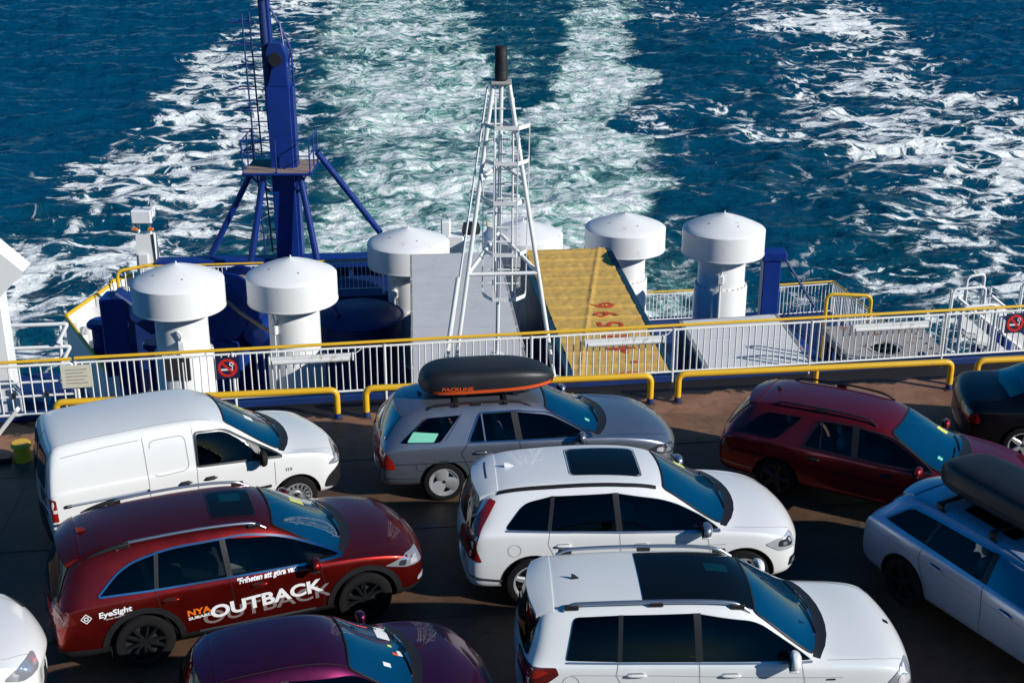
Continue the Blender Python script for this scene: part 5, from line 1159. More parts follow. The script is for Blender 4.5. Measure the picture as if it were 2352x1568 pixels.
# ---------------- white van
def van(pos, yaw):
    W_ = [(.845, .33), (3.526, .33)]
    c = Car('delivery_van', 'white panel van at the left, tail towards the left edge', ST_VAN, 4.406, 1.794, 1.81, pos, yaw, W_, 'van_white', 'van', .385)
    c.wheels([.845 and (.845, .33), (3.526, .33)], .325, 'steel', 'rim_steel')
    c.interior(2.0, 3.40, .55, 2.35, None, .62, 3.25, 1.02)
    c.patch('side_window', [(2.12, 1.13, .03), (3.03, 1.06, .02), (2.87, 1.30, .15), (2.55, 1.55, .12), (2.14, 1.60, .05)], m='glass')
    c.patch('quarter_light', [(3.08, 1.055, .01), (3.32, 1.05, .015), (3.00, 1.24, .02)], m='teal_glass', r=.01)
    c.patch('mirror_triangle', [(3.03, 1.05, 0), (3.10, 1.045, 0), (3.01, 1.25, 0), (2.85, 1.335, 0), (2.87, 1.30, 0)], m='trim_black', r=0, off=.0135)
    c.ribbon('window_seal', round_poly([(2.12, 1.13, .03), (3.34, 1.04, .02), (2.90, 1.32, .2), (2.55, 1.57, .12), (2.13, 1.62, .05)], .03), 'side', .025, .0165, 'trim_black', True)
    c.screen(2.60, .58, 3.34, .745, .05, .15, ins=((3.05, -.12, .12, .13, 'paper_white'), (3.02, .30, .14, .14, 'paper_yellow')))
    c.seams([[(1.42, .40), (1.42, 1.10), (1.40, 1.68)], [(2.08, .40), (2.10, 1.10), (2.10, 1.70)], [(3.22, .62), (3.22, .98)], [(1.42, .40), (2.9, .40)]], m='gap_soft')
    c.ribbon('pressed_panel', round_poly([(1.5, 1.10), (2.0, 1.12), (1.98, 1.62), (1.48, 1.62)], .1)[2:], 'side', .010, .003, 'gap_soft')
    c.ribbon('pressed_panel', [(.3, 1.60), (.9, 1.645), (1.36, 1.655)], 'side', .009, .003, 'gap_soft')
    for sd in (-1, 1):
        P = [c.hit('side', (x, .93), sd)[0] + Vector((0, sd * .008, 0)) for x in np.linspace(.30, 1.38, 10)]
        g = MB(); g.tube(P, .018, 6); c.part('slide_rail', g.mesh('slide_rail', 'rail_silver', 50))
        c.patch('rail_end', [(.26, .905), (.36, .905), (.36, .955), (.26, .955)], m='trim_black', r=.02, off=.02, sides=(sd,)); c.patch('rail_end', [(1.37, .905), (1.42, .905), (1.42, .955), (1.37, .955)], m='trim_black', r=.01, off=.02, sides=(sd,))
    c.handles([(1.92, .93), (2.28, .93)], 'trim_black', 0, .19)
    c.ribbon('rub_strip', [(2.55, .62), (3.15, .62)], 'side', .045, .012, 'trim_black')
    c.mirrors(3.02, 1.08, 'plastic_dark', (.15, .22, .24), out=.10)
    c.patch('tail_lamp', [(.015, .72, .02), (.17, .72, .02), (.16, 1.05, .03), (.03, 1.05, .02)], m='lamp_red', off=.008); c.ribbon('lamp_strip', [(.03, .88), (.16, .88)], 'side', .05, .012, 'print_white')
    c.patch('rear_pane', [(-.62, 1.10), (-.04, 1.10), (-.05, 1.58), (-.58, 1.58)], 'rear', .010, 'glass', .07); c.patch('rear_pane', [(.04, 1.10), (.62, 1.10), (.58, 1.58), (.05, 1.58)], 'rear', .010, 'glass', .07)
    c.ribbon('door_gap', [(0, .55), (0, 1.72)], 'rear', .012, .004, 'gap'); c.ribbon('hinge_gap', [(-.74, .55), (-.72, 1.0), (-.62, 1.72)], 'rear', .01, .004, 'gap'); c.ribbon('hinge_gap', [(.74, .55), (.72, 1.0), (.62, 1.72)], 'rear', .01, .004, 'gap')
    c.patch('rear_bumper', [(-.85, .33), (.85, .33), (.83, .52), (-.83, .52)], 'rear', .015, 'plastic_dark', .05)
    c.patch('front_bumper', [(3.96, .40, .05), (4.42, .30, .02), (4.42, .66, .04), (4.26, .69, .05), (4.02, .58, .12)], m='plastic_dark', off=.010)
    c.patch('front_bumper_face', [(-.8, .30), (.8, .30), (.75, .66), (-.75, .66)], 'front', .010, 'plastic_dark', .05)
    c.patch('headlamp', [(4.03, .76, .04), (4.24, .70, .03), (4.36, .74, .03), (4.24, .89, .05)], m='lamp_clear', off=.008); c.patch('lamp_reflector', [(4.12, .765), (4.22, .735), (4.24, .80), (4.15, .83)], m='lamp_bulb', off=.014, r=.03)
    c.patch('lamp_bezel', [(4.22, .735), (4.33, .74), (4.27, .83), (4.23, .83)], m='lamp_dark', off=.013, r=.02)
    c.text('TDI', 3.36, .80, .07, 0, 'plastic_dark', name='badge', shear=.2)
    c.ribbon('bonnet_gap', [(3.55, -.74), (3.9, -.70), (4.2, -.58)], 'top', .008, .003, 'gap_soft'); c.ribbon('bonnet_gap', [(3.55, .74), (3.9, .70), (4.2, .58)], 'top', .008, .003, 'gap_soft')
    c.ribbon('roof_seam', [(.2, -.62), (1.2, -.625), (2.4, -.6)], 'top', .010, .003, 'gap_soft'); c.ribbon('roof_seam', [(.2, .62), (1.2, .625), (2.4, .6)], 'top', .010, .003, 'gap_soft')
    c.ribbon('sill_trim', [(1.3, .30), (3.1, .30)], 'side', .08, .01, 'plastic_dark')
van((-6.76, 16.6), R(25.5))

# ---------------- wine red crossover with lettering
def crossover(pos, yaw):
    W_ = [(1.10, .37), (3.85, .37)]
    c = Car('crossover_car', 'wine red estate with large white lettering along its doors', ST_OUT, 4.82, 1.84, 1.615, pos, yaw, W_, 'wine_red', 'car', .425)
    c.wheels(W_, .365, 'multi', 'rim_dark', wid=.235)
    c.interior(.42, 3.55, .50, 2.35, 1.45, .58, 3.38, .97)
    c.arches(W_, .425, .075); c.patch('sill_cladding', [(1.50, .25), (3.46, .25), (3.44, .40), (1.54, .40)], m='plastic_dark', off=.012, r=.04); c.ribbon('sill_strip', [(1.75, .40), (3.2, .40)], 'side', .03, .018, 'rail_silver')
    c.patch('rear_cladding', [(.05, .28), (.70, .26), (.70, .42), (.06, .46)], m='plastic_dark', off=.010); c.patch('front_cladding', [(4.26, .26), (4.78, .32), (4.74, .44), (4.27, .40)], m='plastic_dark', off=.010)
    outl = [(.62, 1.08, .04), (1.2, 1.055, 0), (2.3, 1.035, 0), (3.60, 1.01, .02), (3.32, 1.15, .1), (2.86, 1.38, .25), (2.4, 1.475, .15), (1.5, 1.475, .2), (.95, 1.38, .25)]
    c.patch('side_window', [(.62, 1.08, .04), (1.05, 1.062, 0), (1.28, 1.053, .01), (1.33, 1.465, .01), (.95, 1.38, .25)], m='privacy_glass')
    c.patch('rear_door_window', [(1.31, 1.052, .01), (2.14, 1.038, .01), (2.10, 1.475, .01), (1.36, 1.465, .01)], m='privacy_glass'); c.patch('front_door_window', [(2.20, 1.037, .01), (3.60, 1.01, .02), (3.32, 1.15, .1), (2.86, 1.38, .25), (2.16, 1.475, .02)])
    c.patch('pillar_trim', [(1.27, 1.053, 0), (1.32, 1.052, 0), (1.37, 1.466, 0), (1.32, 1.466, 0)], m='trim_black', off=.0135, r=0)
    c.patch('pillar_trim', [(2.14, 1.037, 0), (2.21, 1.036, 0), (2.17, 1.476, 0), (2.10, 1.476, 0)], m='trim_black', off=.0135, r=0)
    c.ribbon('window_trim', round_poly(outl, .05), 'side', .022, .0165, 'chrome', True)
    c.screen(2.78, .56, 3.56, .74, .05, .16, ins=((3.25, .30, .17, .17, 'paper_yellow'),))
    c.patch('rear_window', [(-.70, 1.00), (.70, 1.00), (.52, 1.42), (-.52, 1.42)], 'rear', .010, 'glass', .06); c.ribbon('tailgate_gap', [(-.72, .60), (-.70, 1.0), (-.60, 1.45)], 'rear', .01, .003); c.ribbon('tailgate_gap', [(.72, .60), (.70, 1.0), (.60, 1.45)], 'rear', .01, .003)
    c.spoiler(.22, .46, .56, 'wine_red')
    c.patch('sunroof', [(2.10, -.34), (2.60, -.36), (2.60, .36), (2.10, .34)], 'top', .008, 'glass', .06); c.ribbon('sunroof_seal', round_poly([(2.08, -.36), (2.62, -.38), (2.62, .38), (2.08, .36)], .06), 'top', .014, .011, 'trim_black', True)
    c.patch('sunroof_shade', [(2.24, .02), (2.50, .02), (2.50, .25), (2.24, .25)], 'top', .0105, 'shade_glass', .01)
    c.rails(1.0, 2.55, .60, 'rail_silver', .06, .02, (.98, 2.55)); 
    for sd in (-1, 1):
        P = [Vector((x, sd * .60, c.hit('top', (x, sd * .60))[0].z + .012 + .035 * min(1, (x - .55) / .4))) for x in np.linspace(.56, 1.05, 6)]; g = MB(); g.tube(P, [.01, .02, .026, .03, .03, .028], 8); c.part('rail_end', g.mesh('rail_end', 'trim_black', 50))
    c.fin(.55, 'wine_red')
    c.mirrors(3.20, 1.02, 'wine_red', (.17, .24, .16), out=.08, cap='trim_black')
    c.handles([(1.45, .90), (2.52, .885)], 'wine_red', 0, .2)
    c.seams([[(1.28, 1.05), (1.33, .75), (1.50, .42)], [(2.17, 1.03), (2.20, .7), (2.20, .40)], [(3.28, 1.0), (3.33, .75), (3.30, .40)]])
    c.ribbon('bonnet_gap', [(3.62, -.78), (3.95, -.74), (4.35, -.66), (4.6, -.52)], 'top', .008, .003); c.ribbon('bonnet_gap', [(3.62, .78), (3.95, .74), (4.35, .66), (4.6, .52)], 'top', .008, .003)
    c.patch('headlamp', [(4.12, .80, .03), (4.40, .72, .03), (4.66, .70, .02), (4.62, .82, .03), (4.40, .87, .05)], m='lamp_clear', off=.008); c.patch('lamp_reflector', [(4.30, .765), (4.40, .74), (4.42, .82), (4.33, .83)], m='lamp_dark', off=.013, r=.03); c.patch('lamp_reflector', [(4.46, .735), (4.57, .73), (4.57, .80), (4.47, .81)], m='lamp_bulb', off=.014, r=.02)
    c.patch('tail_lamp', [(.04, .78, .02), (.36, .80, .05), (.28, .97, .05), (.06, .99, .02)], m='lamp_darkred', off=.008); c.patch('lamp_segment', [(.05, .84), (.22, .86), (.18, .93), (.06, .94)], m='lamp_red', off=.012)
    c.patch('fog_lamp', [(4.56, .46), (4.72, .47), (4.70, .54), (4.58, .53)], m='lamp_bulb', off=.013)
    for sd in (-1, 1): pass
    c.text('OUTBACK', 1.80, .47, .25, R(3), 'print_grey', .004, 1.36, .0, .008)
    c.text('OUTBACK', 1.90, .545, .235, R(4.2), 'print_white', .008, 1.25, .0, .0105)
    c.text('NYA', 1.62, .635, .115, R(4), 'print_orange', .004, 1.2, 0, .0105); c.text('SUBARU', 1.63, .58, .052, R(4), 'print_white', .002, 1.5, 0, .0105)
    c.text('EyeSight', .60, .84, .10, R(4), 'print_white', .003, 1.15, .1, .0105); c.text('Driver Assist Technology', .68, .80, .03, R(4), 'print_white', 0, 1.1, 0, .0105)
    c.ribbon('eye_mark', [(.46 + .06 * math.cos(a) * (1 if True else 1), .86 + .06 * math.sin(a)) for a in np.linspace(0, 2 * math.pi, 5)][:-1], 'side', .012, .0075, 'print_white', True, sides=(-1,)); c.ribbon('eye_mark', [(.46 + .022 * math.cos(a), .86 + .022 * math.sin(a)) for a in np.linspace(0, 2 * math.pi, 12)][:-1], 'side', .012, .0075, 'print_white', True, sides=(-1,))
    c.text('"Friheten att göra vad', 2.24, .945, .085, R(2), 'print_white', .003, 1.0, .3, .0075)
    for w0 in (0,):
        o = c.part('mud_flap', (lambda g: (g.box((.70, -.80, .24), (.012, .2, .26)), g.mesh('mud_flap', 'plastic_dark'))[1])(MB()))
crossover((-5.80, 13.95), R(20.8))

# ---------------- white SUV with the long tail lamps
def suv_xc(pos, yaw):
    W_ = [(.97, .37), (3.744, .37)]
    c = Car('suv', 'white SUV with black sunroof and tall red tail lamps, middle of the deck', ST_XC, 4.644, 1.891, 1.675, pos, yaw, W_, 'suv_white', 'car', .425)
    c.wheels(W_, .37, 'five', 'rim_silver', wid=.235)
    c.interior(.42, 3.50, .55, 2.25, 1.35, .66, 3.30, 1.03)
    c.ribbon('wheel_arch', [(W_[0][0] + .432 * math.cos(a), .37 + .432 * math.sin(a)) for a in np.linspace(-.3, math.pi + .3, 24)], 'side', .012, .006, 'plastic_dark'); c.ribbon('wheel_arch', [(W_[1][0] + .432 * math.cos(a), .37 + .432 * math.sin(a)) for a in np.linspace(-.3, math.pi + .3, 24)], 'side', .012, .006, 'plastic_dark')
    c.patch('side_window', [(.60, 1.16, .07), (1.16, 1.13, .01), (1.22, 1.52, .01), (.86, 1.45, .12)], m='privacy_glass'); c.patch('rear_door_window', [(1.19, 1.128, .01), (2.06, 1.095, .01), (2.02, 1.535, .01), (1.25, 1.52, .01)], m='privacy_glass'); c.patch('front_door_window', [(2.12, 1.093, .01), (3.42, 1.055, .02), (3.20, 1.19, .08), (2.76, 1.42, .25), (2.08, 1.535, .02)])
    c.patch('pillar_trim', [(1.15, 1.13, 0), (1.20, 1.128, 0), (1.26, 1.522, 0), (1.21, 1.522, 0)], m='trim_black', off=.0135, r=0); c.patch('pillar_trim', [(2.05, 1.095, 0), (2.13, 1.093, 0), (2.09, 1.537, 0), (2.01, 1.537, 0)], m='trim_black', off=.0135, r=0)
    c.ribbon('window_trim', [(.62, 1.145), (1.2, 1.115), (2.1, 1.08), (3.42, 1.042)], 'side', .02, .0165, 'rail_silver')
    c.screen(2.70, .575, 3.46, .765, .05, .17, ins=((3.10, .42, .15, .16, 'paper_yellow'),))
    c.patch('rear_window', [(-.72, 1.08), (.72, 1.08), (.52, 1.50), (-.52, 1.50)], 'rear', .010, 'glass', .06)
    c.spoiler(.20, .52, .575, 'suv_white', .05, .012, 'lamp_darkred')
    c.patch('sunroof', [(1.52, -.37), (2.42, -.40), (2.42, .40), (1.52, .37)], 'top', .008, 'glass', .07); c.ribbon('sunroof_seal', round_poly([(1.50, -.385), (2.44, -.415), (2.44, .415), (1.50, .385)], .07), 'top', .014, .011, 'trim_black', True)
    for sd in (-1, 1): c.ribbon('roof_rail', [(.52, sd * .585), (1.2, sd * .60), (2.2, sd * .605), (2.60, sd * .59)], 'top', .045, .012, 'trim_black')
    c.fin(.72, 'suv_white', 0, .055)
    c.mirrors(3.20, 1.08, 'rail_silver', (.18, .26, .17), out=.08, cap='suv_white')
    c.handles([(1.36, .93), (2.38, .90)], 'suv_white', 0, .21)
    c.seams([[(1.18, 1.12), (1.16, .95), (1.28, .70), (1.42, .50)], [(2.09, 1.08), (2.12, .7), (2.12, .40)], [(3.24, 1.04), (3.30, .75), (3.26, .40)]], .006, 'gap_soft')
    c.ribbon('crease_line', [(2.6, .86), (3.0, .855), (3.5, .87)], 'side', .008, .003, 'gap_soft')
    c.ribbon('bonnet_gap', [(3.62, -.80), (3.95, -.77), (4.2, -.70), (4.45, -.55)], 'top', .007, .003, 'gap_soft'); c.ribbon('bonnet_gap', [(3.62, .80), (3.95, .77), (4.2, .70), (4.45, .55)], 'top', .007, .003, 'gap_soft')
    c.patch('tail_lamp', [(.02, .78, .02), (.30, .72, .02), (.22, .92, .08), (.27, 1.10, .10), (.50, 1.46, .01), (.42, 1.48, .01), (.16, 1.14, .1), (.06, 1.00, .06)], m='lamp_red', off=.009); c.patch('lamp_segment', [(.05, .84), (.18, .82), (.16, .98), (.09, .99)], m='lamp_darkred', off=.014)
    c.patch('headlamp', [(4.02, .83, .05), (4.24, .71, .05), (4.48, .72, .03), (4.44, .86, .05), (4.20, .90, .06)], m='lamp_bulb', off=.008); c.patch('lamp_reflector', [(4.20, .78), (4.42, .755), (4.40, .85), (4.22, .87)], m='lamp_dark', off=.013, r=.05); c.patch('lamp_bulb_unit', [(4.27, .79), (4.33, .785), (4.33, .83), (4.27, .835)], m='lamp_clear', off=.017, r=.02)
    c.patch('fog_lamp', [(4.38, .45, .02), (4.58, .47, .02), (4.54, .62, .02), (4.40, .58, .02)], m='trim_black', off=.008); c.patch('fog_lens', [(4.42, .48), (4.49, .49), (4.48, .56), (4.43, .55)], m='lamp_clear', off=.013, r=.01)
    c.ribbon('fuel_flap', [(.72 + .085 * math.cos(a), .88 + .085 * math.sin(a)) for a in np.linspace(0, 2 * math.pi, 20)][:-1], 'side', .006, .003, 'gap_soft', True, sides=(-1,))
    c.ribbon('bumper_trim', [(.08, .52), (.3, .47), (.56, .44)], 'side', .03, .012, 'rail_silver'); c.ribbon('sill_trim', [(1.45, .28), (3.28, .28)], 'side', .05, .008, 'plastic_dark')
suv_xc((-.75, 15.70), R(4))

# ---------------- white boxy SUV, front
def suv_box(pos, yaw):
    W_ = [(.93, .37), (3.69, .37)]
    c = Car('suv', 'white boxy SUV with black glass roof panel, bottom of the picture', ST_GLK, 4.536, 1.84, 1.655, pos, yaw, W_, 'suv_white_b', 'car', .425, .35)
    c.wheels(W_, .37, 'twin', 'rim_silver', wid=.235)
    c.interior(.34, 3.34, .55, 2.15, 1.25, .66, 3.15, 1.03)
    c.patch('side_window', [(.55, 1.12, .03), (1.12, 1.10, .01), (1.14, 1.555, .01), (.64, 1.535, .06)], m='privacy_glass'); c.patch('rear_door_window', [(1.15, 1.098, .01), (1.98, 1.085, .01), (1.96, 1.565, .01), (1.17, 1.556, .01)], m='privacy_glass'); c.patch('front_door_window', [(2.04, 1.084, .01), (3.26, 1.06, .02), (3.02, 1.22, .06), (2.66, 1.46, .14), (2.02, 1.563, .02)])
    c.patch('pillar_trim', [(1.11, 1.10, 0), (1.16, 1.098, 0), (1.18, 1.557, 0), (1.13, 1.556, 0)], m='trim_black', off=.0135, r=0); c.patch('pillar_trim', [(1.97, 1.085, 0), (2.05, 1.083, 0), (2.03, 1.566, 0), (1.95, 1.566, 0)], m='trim_black', off=.0135, r=0)
    c.ribbon('window_trim', [(.56, 1.098), (1.1, 1.085), (2.0, 1.07), (3.26, 1.045)], 'side', .018, .0165, 'rail_silver')
    c.screen(2.64, .59, 3.30, .775, .04, .14)
    c.patch('glass_roof', [(1.42, -.52, .01), (2.66, -.555, .03), (2.70, -.2, 0), (2.71, 0, 0), (2.70, .2, 0), (2.66, .555, .03), (1.42, .52, .01)], 'top', .008, 'glass', .02, step=.1)
    c.patch('glass_roof_shade', [(2.20, .08), (2.46, .08), (2.46, .26), (2.20, .26)], 'top', .0105, 'shade_glass', .01)
    c.rails(.62, 2.45, .60, 'rail_silver', .065, .023, (.62, 1.55, 2.45))
    c.patch('rear_window', [(-.74, 1.10), (.74, 1.10), (.58, 1.52), (-.58, 1.52)], 'rear', .010, 'glass', .06)
    c.spoiler(.14, .42, .60, 'suv_white_b', .03, .012)
    c.fin(.70, 'trim_black', -.02, .06, .09)
    c.mirrors(3.02, 1.10, 'suv_white_b', (.17, .24, .20), out=.09, cap='suv_white_b')
    c.handles([(1.32, .95), (2.36, .93)], 'suv_white_b', 0, .23)
    c.seams([[(1.12, 1.08), (1.10, .95), (1.22, .72), (1.38, .50)], [(2.01, 1.07), (2.03, .7), (2.03, .40)], [(3.14, 1.04), (3.20, .75), (3.16, .40)]], .006, 'gap_soft')
    c.ribbon('crease_line', [(.6, .96), (1.6, .94), (2.6, .90), (3.6, .88)], 'side', .006, .003, 'gap_soft')
    c.ribbon('bonnet_gap', [(3.44, -.82), (3.8, -.80), (4.1, -.76), (4.38, -.64)], 'top', .007, .003, 'gap_soft'); c.ribbon('bonnet_gap', [(3.44, .82), (3.8, .80), (4.1, .76), (4.38, .64)], 'top', .007, .003, 'gap_soft')
    c.patch('tail_lamp', [(.03, .80, .02), (.20, .76, .05), (.47, .97, .02), (.44, 1.05, .02), (.06, 1.06, .03)], m='lamp_darkred', off=.009); c.patch('lamp_segment', [(.08, .92), (.22, .93), (.36, 1.0), (.30, 1.03), (.08, 1.02)], m='lamp_red', off=.013, r=.02)
    c.patch('headlamp', [(4.10, .78, .04), (4.26, .70, .04), (4.44, .72, .03), (4.40, .90, .05), (4.24, .95, .05)], m='lamp_clear', off=.008); c.patch('lamp_reflector', [(4.22, .77), (4.38, .76), (4.36, .86), (4.24, .88)], m='lamp_bulb', off=.013, r=.04)
    c.patch('badge', [(4.30, -.02), (4.36, -.02), (4.36, .05), (4.30, .05)], 'top', .006, 'plastic_dark', .02); c.ribbon('side_badge', [(3.42, .86), (3.52, .86)], 'side', .02, .006, 'plastic_dark')
    c.ribbon('fuel_flap', [(.60 + .09 * math.cos(a), .86 + .09 * math.sin(a)) for a in np.linspace(0, 2 * math.pi, 20)][:-1], 'side', .006, .003, 'gap_soft', True, sides=(-1,))
    c.ribbon('sill_trim', [(1.4, .28), (3.22, .28)], 'side', .06, .008, 'plastic_dark')
suv_box((.02, 12.9), R(1.5))

# ---------------- estates of one make, silver with roof box and red
def estate(name, label, pos, yaw, pm, rimk, rimm, black_rails, ins, lamp_m='lamp_red', white_patch=True):
    W_ = [(1.06, .32), (3.76, .32)]
    c = Car(name, label, ST_SAAB, 4.83, 1.79, 1.47, pos, yaw, W_, pm, 'car', .37)
    c.wheels(W_, .322, rimk, rimm, wid=.215)
    c.interior(.46, 3.42, .42, 2.25, 1.45, .46, 3.26, .90)
    c.patch('side_window', [(.42, .985, .03), (1.02, .975, .04), (1.34, 1.325, .02), (.80, 1.30, .05)]); c.patch('rear_door_window', [(1.46, .965, .05), (2.18, .955, .02), (2.12, 1.335, .02), (1.64, 1.33, .06)]); c.patch('front_door_window', [(2.26, .953, .02), (3.30, .94, .02), (3.12, 1.03, .06), (2.70, 1.25, .14), (2.20, 1.33, .03)])
    c.ribbon('window_trim', round_poly([(1.44, .955, .05), (3.36, .925, .02), (3.14, 1.04, .06), (2.71, 1.27, .14), (2.2, 1.345, .05), (1.63, 1.342, .06)], .04), 'side', .014, .0165, 'trim_black' if black_rails else 'chrome', True)
    c.ribbon('window_divider', [(1.70, .962), (1.66, 1.335)], 'side', .022, .0165, 'trim_black' if black_rails else 'rail_silver')
    c.patch('pillar_trim', [(2.17, .955, 0), (2.27, .953, 0), (2.21, 1.336, 0), (2.11, 1.336, 0)], m='trim_black', off=.0135, r=0)
    c.screen(2.66, .535, 3.42, .725, .05, .16, ins=ins)
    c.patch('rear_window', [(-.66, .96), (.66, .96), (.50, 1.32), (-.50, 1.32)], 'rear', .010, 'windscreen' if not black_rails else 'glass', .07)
    c.spoiler(.36, .58, .52, pm, .02, .008)
    c.rails(.95, 2.30, .545, 'trim_black', .055, .017, (1.6,))
    c.fin(.78, 'trim_black', .0, .05, .08)
    c.mirrors(3.16, .94, pm, (.15, .22, .14), out=.08, cap='trim_black')
    for sd in (-1, 1):
        for x in (1.62, 2.48):
            pass
    c.handles([(1.62, .80), (2.72, .78)], 'trim_black' if black_rails else pm, 0, .2)
    c.seams([[(1.44, .96), (1.33, .80), (1.42, .60), (1.50, .42)], [(2.22, .94), (2.26, .7), (2.26, .36)], [(3.24, .92), (3.30, .7), (3.26, .36)], [(1.10, 1.0), (1.36, 1.34)]])
    c.ribbon('side_moulding', [(.35, .68), (1.3, .675), (2.2, .66), (3.35, .64)], 'side', .014, .0165, 'rail_silver' if not black_rails else 'plastic_dark')
    c.ribbon('bumper_strip', [(.04, .46), (.4, .43), (.68, .42)], 'side', .018, .008, 'rail_silver')
    c.ribbon('bonnet_gap', [(3.60, -.76), (3.95, -.72), (4.3, -.64), (4.58, -.5)], 'top', .008, .003); c.ribbon('bonnet_gap', [(3.60, .76), (3.95, .72), (4.3, .64), (4.58, .5)], 'top', .008, .003)
    c.patch('tail_lamp', [(.04, .60, .02), (.34, .58, .03), (.28, .75, .05), (.10, .93, .02), (.05, .92, .02)], m=lamp_m, off=.008)
    c.patch('headlamp', [(4.22, .66, .04), (4.46, .56, .05), (4.70, .56, .03), (4.66, .67, .04), (4.42, .74, .06)], m='lamp_dark', off=.008); c.patch('lamp_reflector', [(4.36, .63), (4.48, .60), (4.48, .68), (4.38, .69)], m='lamp_bulb', off=.013, r=.035); c.patch('lamp_reflector', [(4.52, .59), (4.62, .585), (4.61, .65), (4.53, .66)], m='lamp_clear', off=.013, r=.03)
    if white_patch: c.patch('load_cover', [(.52, .995), (.92, .985), (1.0, 1.10), (.62, 1.13)], m='sticker_green', off=.014, r=.02, sides=(-1,))
    c.ribbon('fuel_flap', [(.72 + .08 * math.cos(a), .62 + .08 * math.sin(a)) for a in np.linspace(0, 2 * math.pi, 20)][:-1], 'side', .006, .003, 'gap', True, sides=(-1,))
    return c
sv = estate('estate_car', 'silver estate carrying a black roof box with an orange stripe', (-2.2, 18.55), R(7.5), 'silver', 'three', 'rim_silver', False, ((3.34, -.42, .07, .07, 'sticker_green'),))
sv.crossbars((1.30, 2.05), .545, .045)
rd = estate('estate_car', 'dark red estate with black roof rails', (3.53, 19.22), R(-29), 'carmine', 'five', 'rim_dark', True, ((3.20, .45, .15, .16, 'paper_yellow'), (3.36, -.42, .07, .07, 'sticker_green')), 'lamp_darkred', False)

# ---------------- roof boxes
def roof_box(label, car_pos, yaw, xc, z, Lb, Wb, Hb, nose=.35, stripe=None, y0=0., txt=None, latch=True, tilt=0.):
    c, sn = math.cos(yaw), math.sin(yaw); px, py = car_pos[0] + c * xc - sn * y0, car_pos[1] + sn * xc + c * y0
    t = thing('roof_box', label, 'roof box', (px, py, z), yaw, 'roof boxes')
    NU, NV = 44, 28; V = []
    for i in range(NU + 1):
        u = -1 + 2 * i / NU
        e = (1 - abs(u) ** (5.5 if u < 0 else 3.2)); e = max(e, 0) ** .5
        hz = e if u < 0 else max(0, (1 - abs(u) ** 2.6)) ** .62
        for j in range(NV):
            a = 2 * math.pi * j / NV; sp = lambda v, k: math.copysign(abs(v) ** k, v)
            y = sp(math.cos(a), .45) * e * Wb / 2 * (1 - .10 * max(u, 0) ** 2); s_ = sp(math.sin(a), .46)
            zz_ = s_ * (Hb * .66 * hz if s_ > 0 else Hb * .34 * e ** .8)
            V.append((u * Lb / 2, y, Hb * .36 + zz_))
    F = [(i * NV + j, (i + 1) * NV + j, (i + 1) * NV + (j + 1) % NV, i * NV + (j + 1) % NV) for i in range(NU) for j in range(NV)]
    g = MB(); g.add(V, [f[::-1] for f in F]); sh = link('shell', g.mesh('shell', 'box_black', 60), t)
    # lid seam and stripe follow the widest line
    bv = BVHTree.FromPolygons([Vector(v) for v in V], F)
    def prj(x, zq, sd, off):
        h = bv.ray_cast(Vector((x, sd * 3, zq)), Vector((0, -sd, 0)))
        if h[0] is None: h = bv.find_nearest(Vector((x, sd * Wb / 2, zq)))
        n = h[1] if h[1].y * sd > 0 else -h[1]
        return h[0] + n * off
    for sd in (-1, 1):
        def rib(nm, zf, wd, off, m, x0, x1):
            g = MB(); xs_ = np.linspace(x0, x1, 40); VV = []
            for x in xs_: VV += [prj(x, zf(x) + wd / 2, sd, off), prj(x, zf(x) - wd / 2, sd, off)]
            g.add(VV, [(2 * i, 2 * i + 1, 2 * i + 3, 2 * i + 2) if sd < 0 else (2 * i, 2 * i + 2, 2 * i + 3, 2 * i + 1) for i in range(39)]); link(nm, g.mesh(nm, m, 60), t)
        rib('lid_seam', lambda x: Hb * .345, .014, .003, 'gap', -Lb * .485, Lb * .47)
        if stripe: rib('stripe', lambda x: Hb * .20 + .02 * (x / Lb + .5) * 2, .05, .006, 'stripe_orange', -Lb * .40, Lb * .46)
    if txt:
        Vt, Ft = text_tris(txt, .075, .002, .1, 1.4); g = MB(); g.add([prj(-Lb * .34 + p[0], Hb * .36 + p[1] - .02, -1, .006) for p in Vt], Ft); link('lettering', g.mesh('lettering', 'stripe_orange'), t)
    if latch:
        g = MB(); g.box((-Lb * .492, 0.05, Hb * .52), (.03, .16, .06), bev=.008); link('badge', g.mesh('badge', 'chrome'), t)
    for x in (-.42, .42):
        for sd in (-1, 1): g = MB(); g.box((x, sd * .28, .0), (.1, .07, .07), bev=.01); link('clamp', g.mesh('clamp', 'trim_black'), t)
    return t
zb = sv.hit('top', (1.7, 0))[0].z
roof_box('black roof box with an orange stripe on the silver estate', (-2.2, 18.55), R(7.5), 1.82, zb + .02, 2.15, .84, .41, stripe=True, y0=.02, txt='PACKLINE', latch=False)

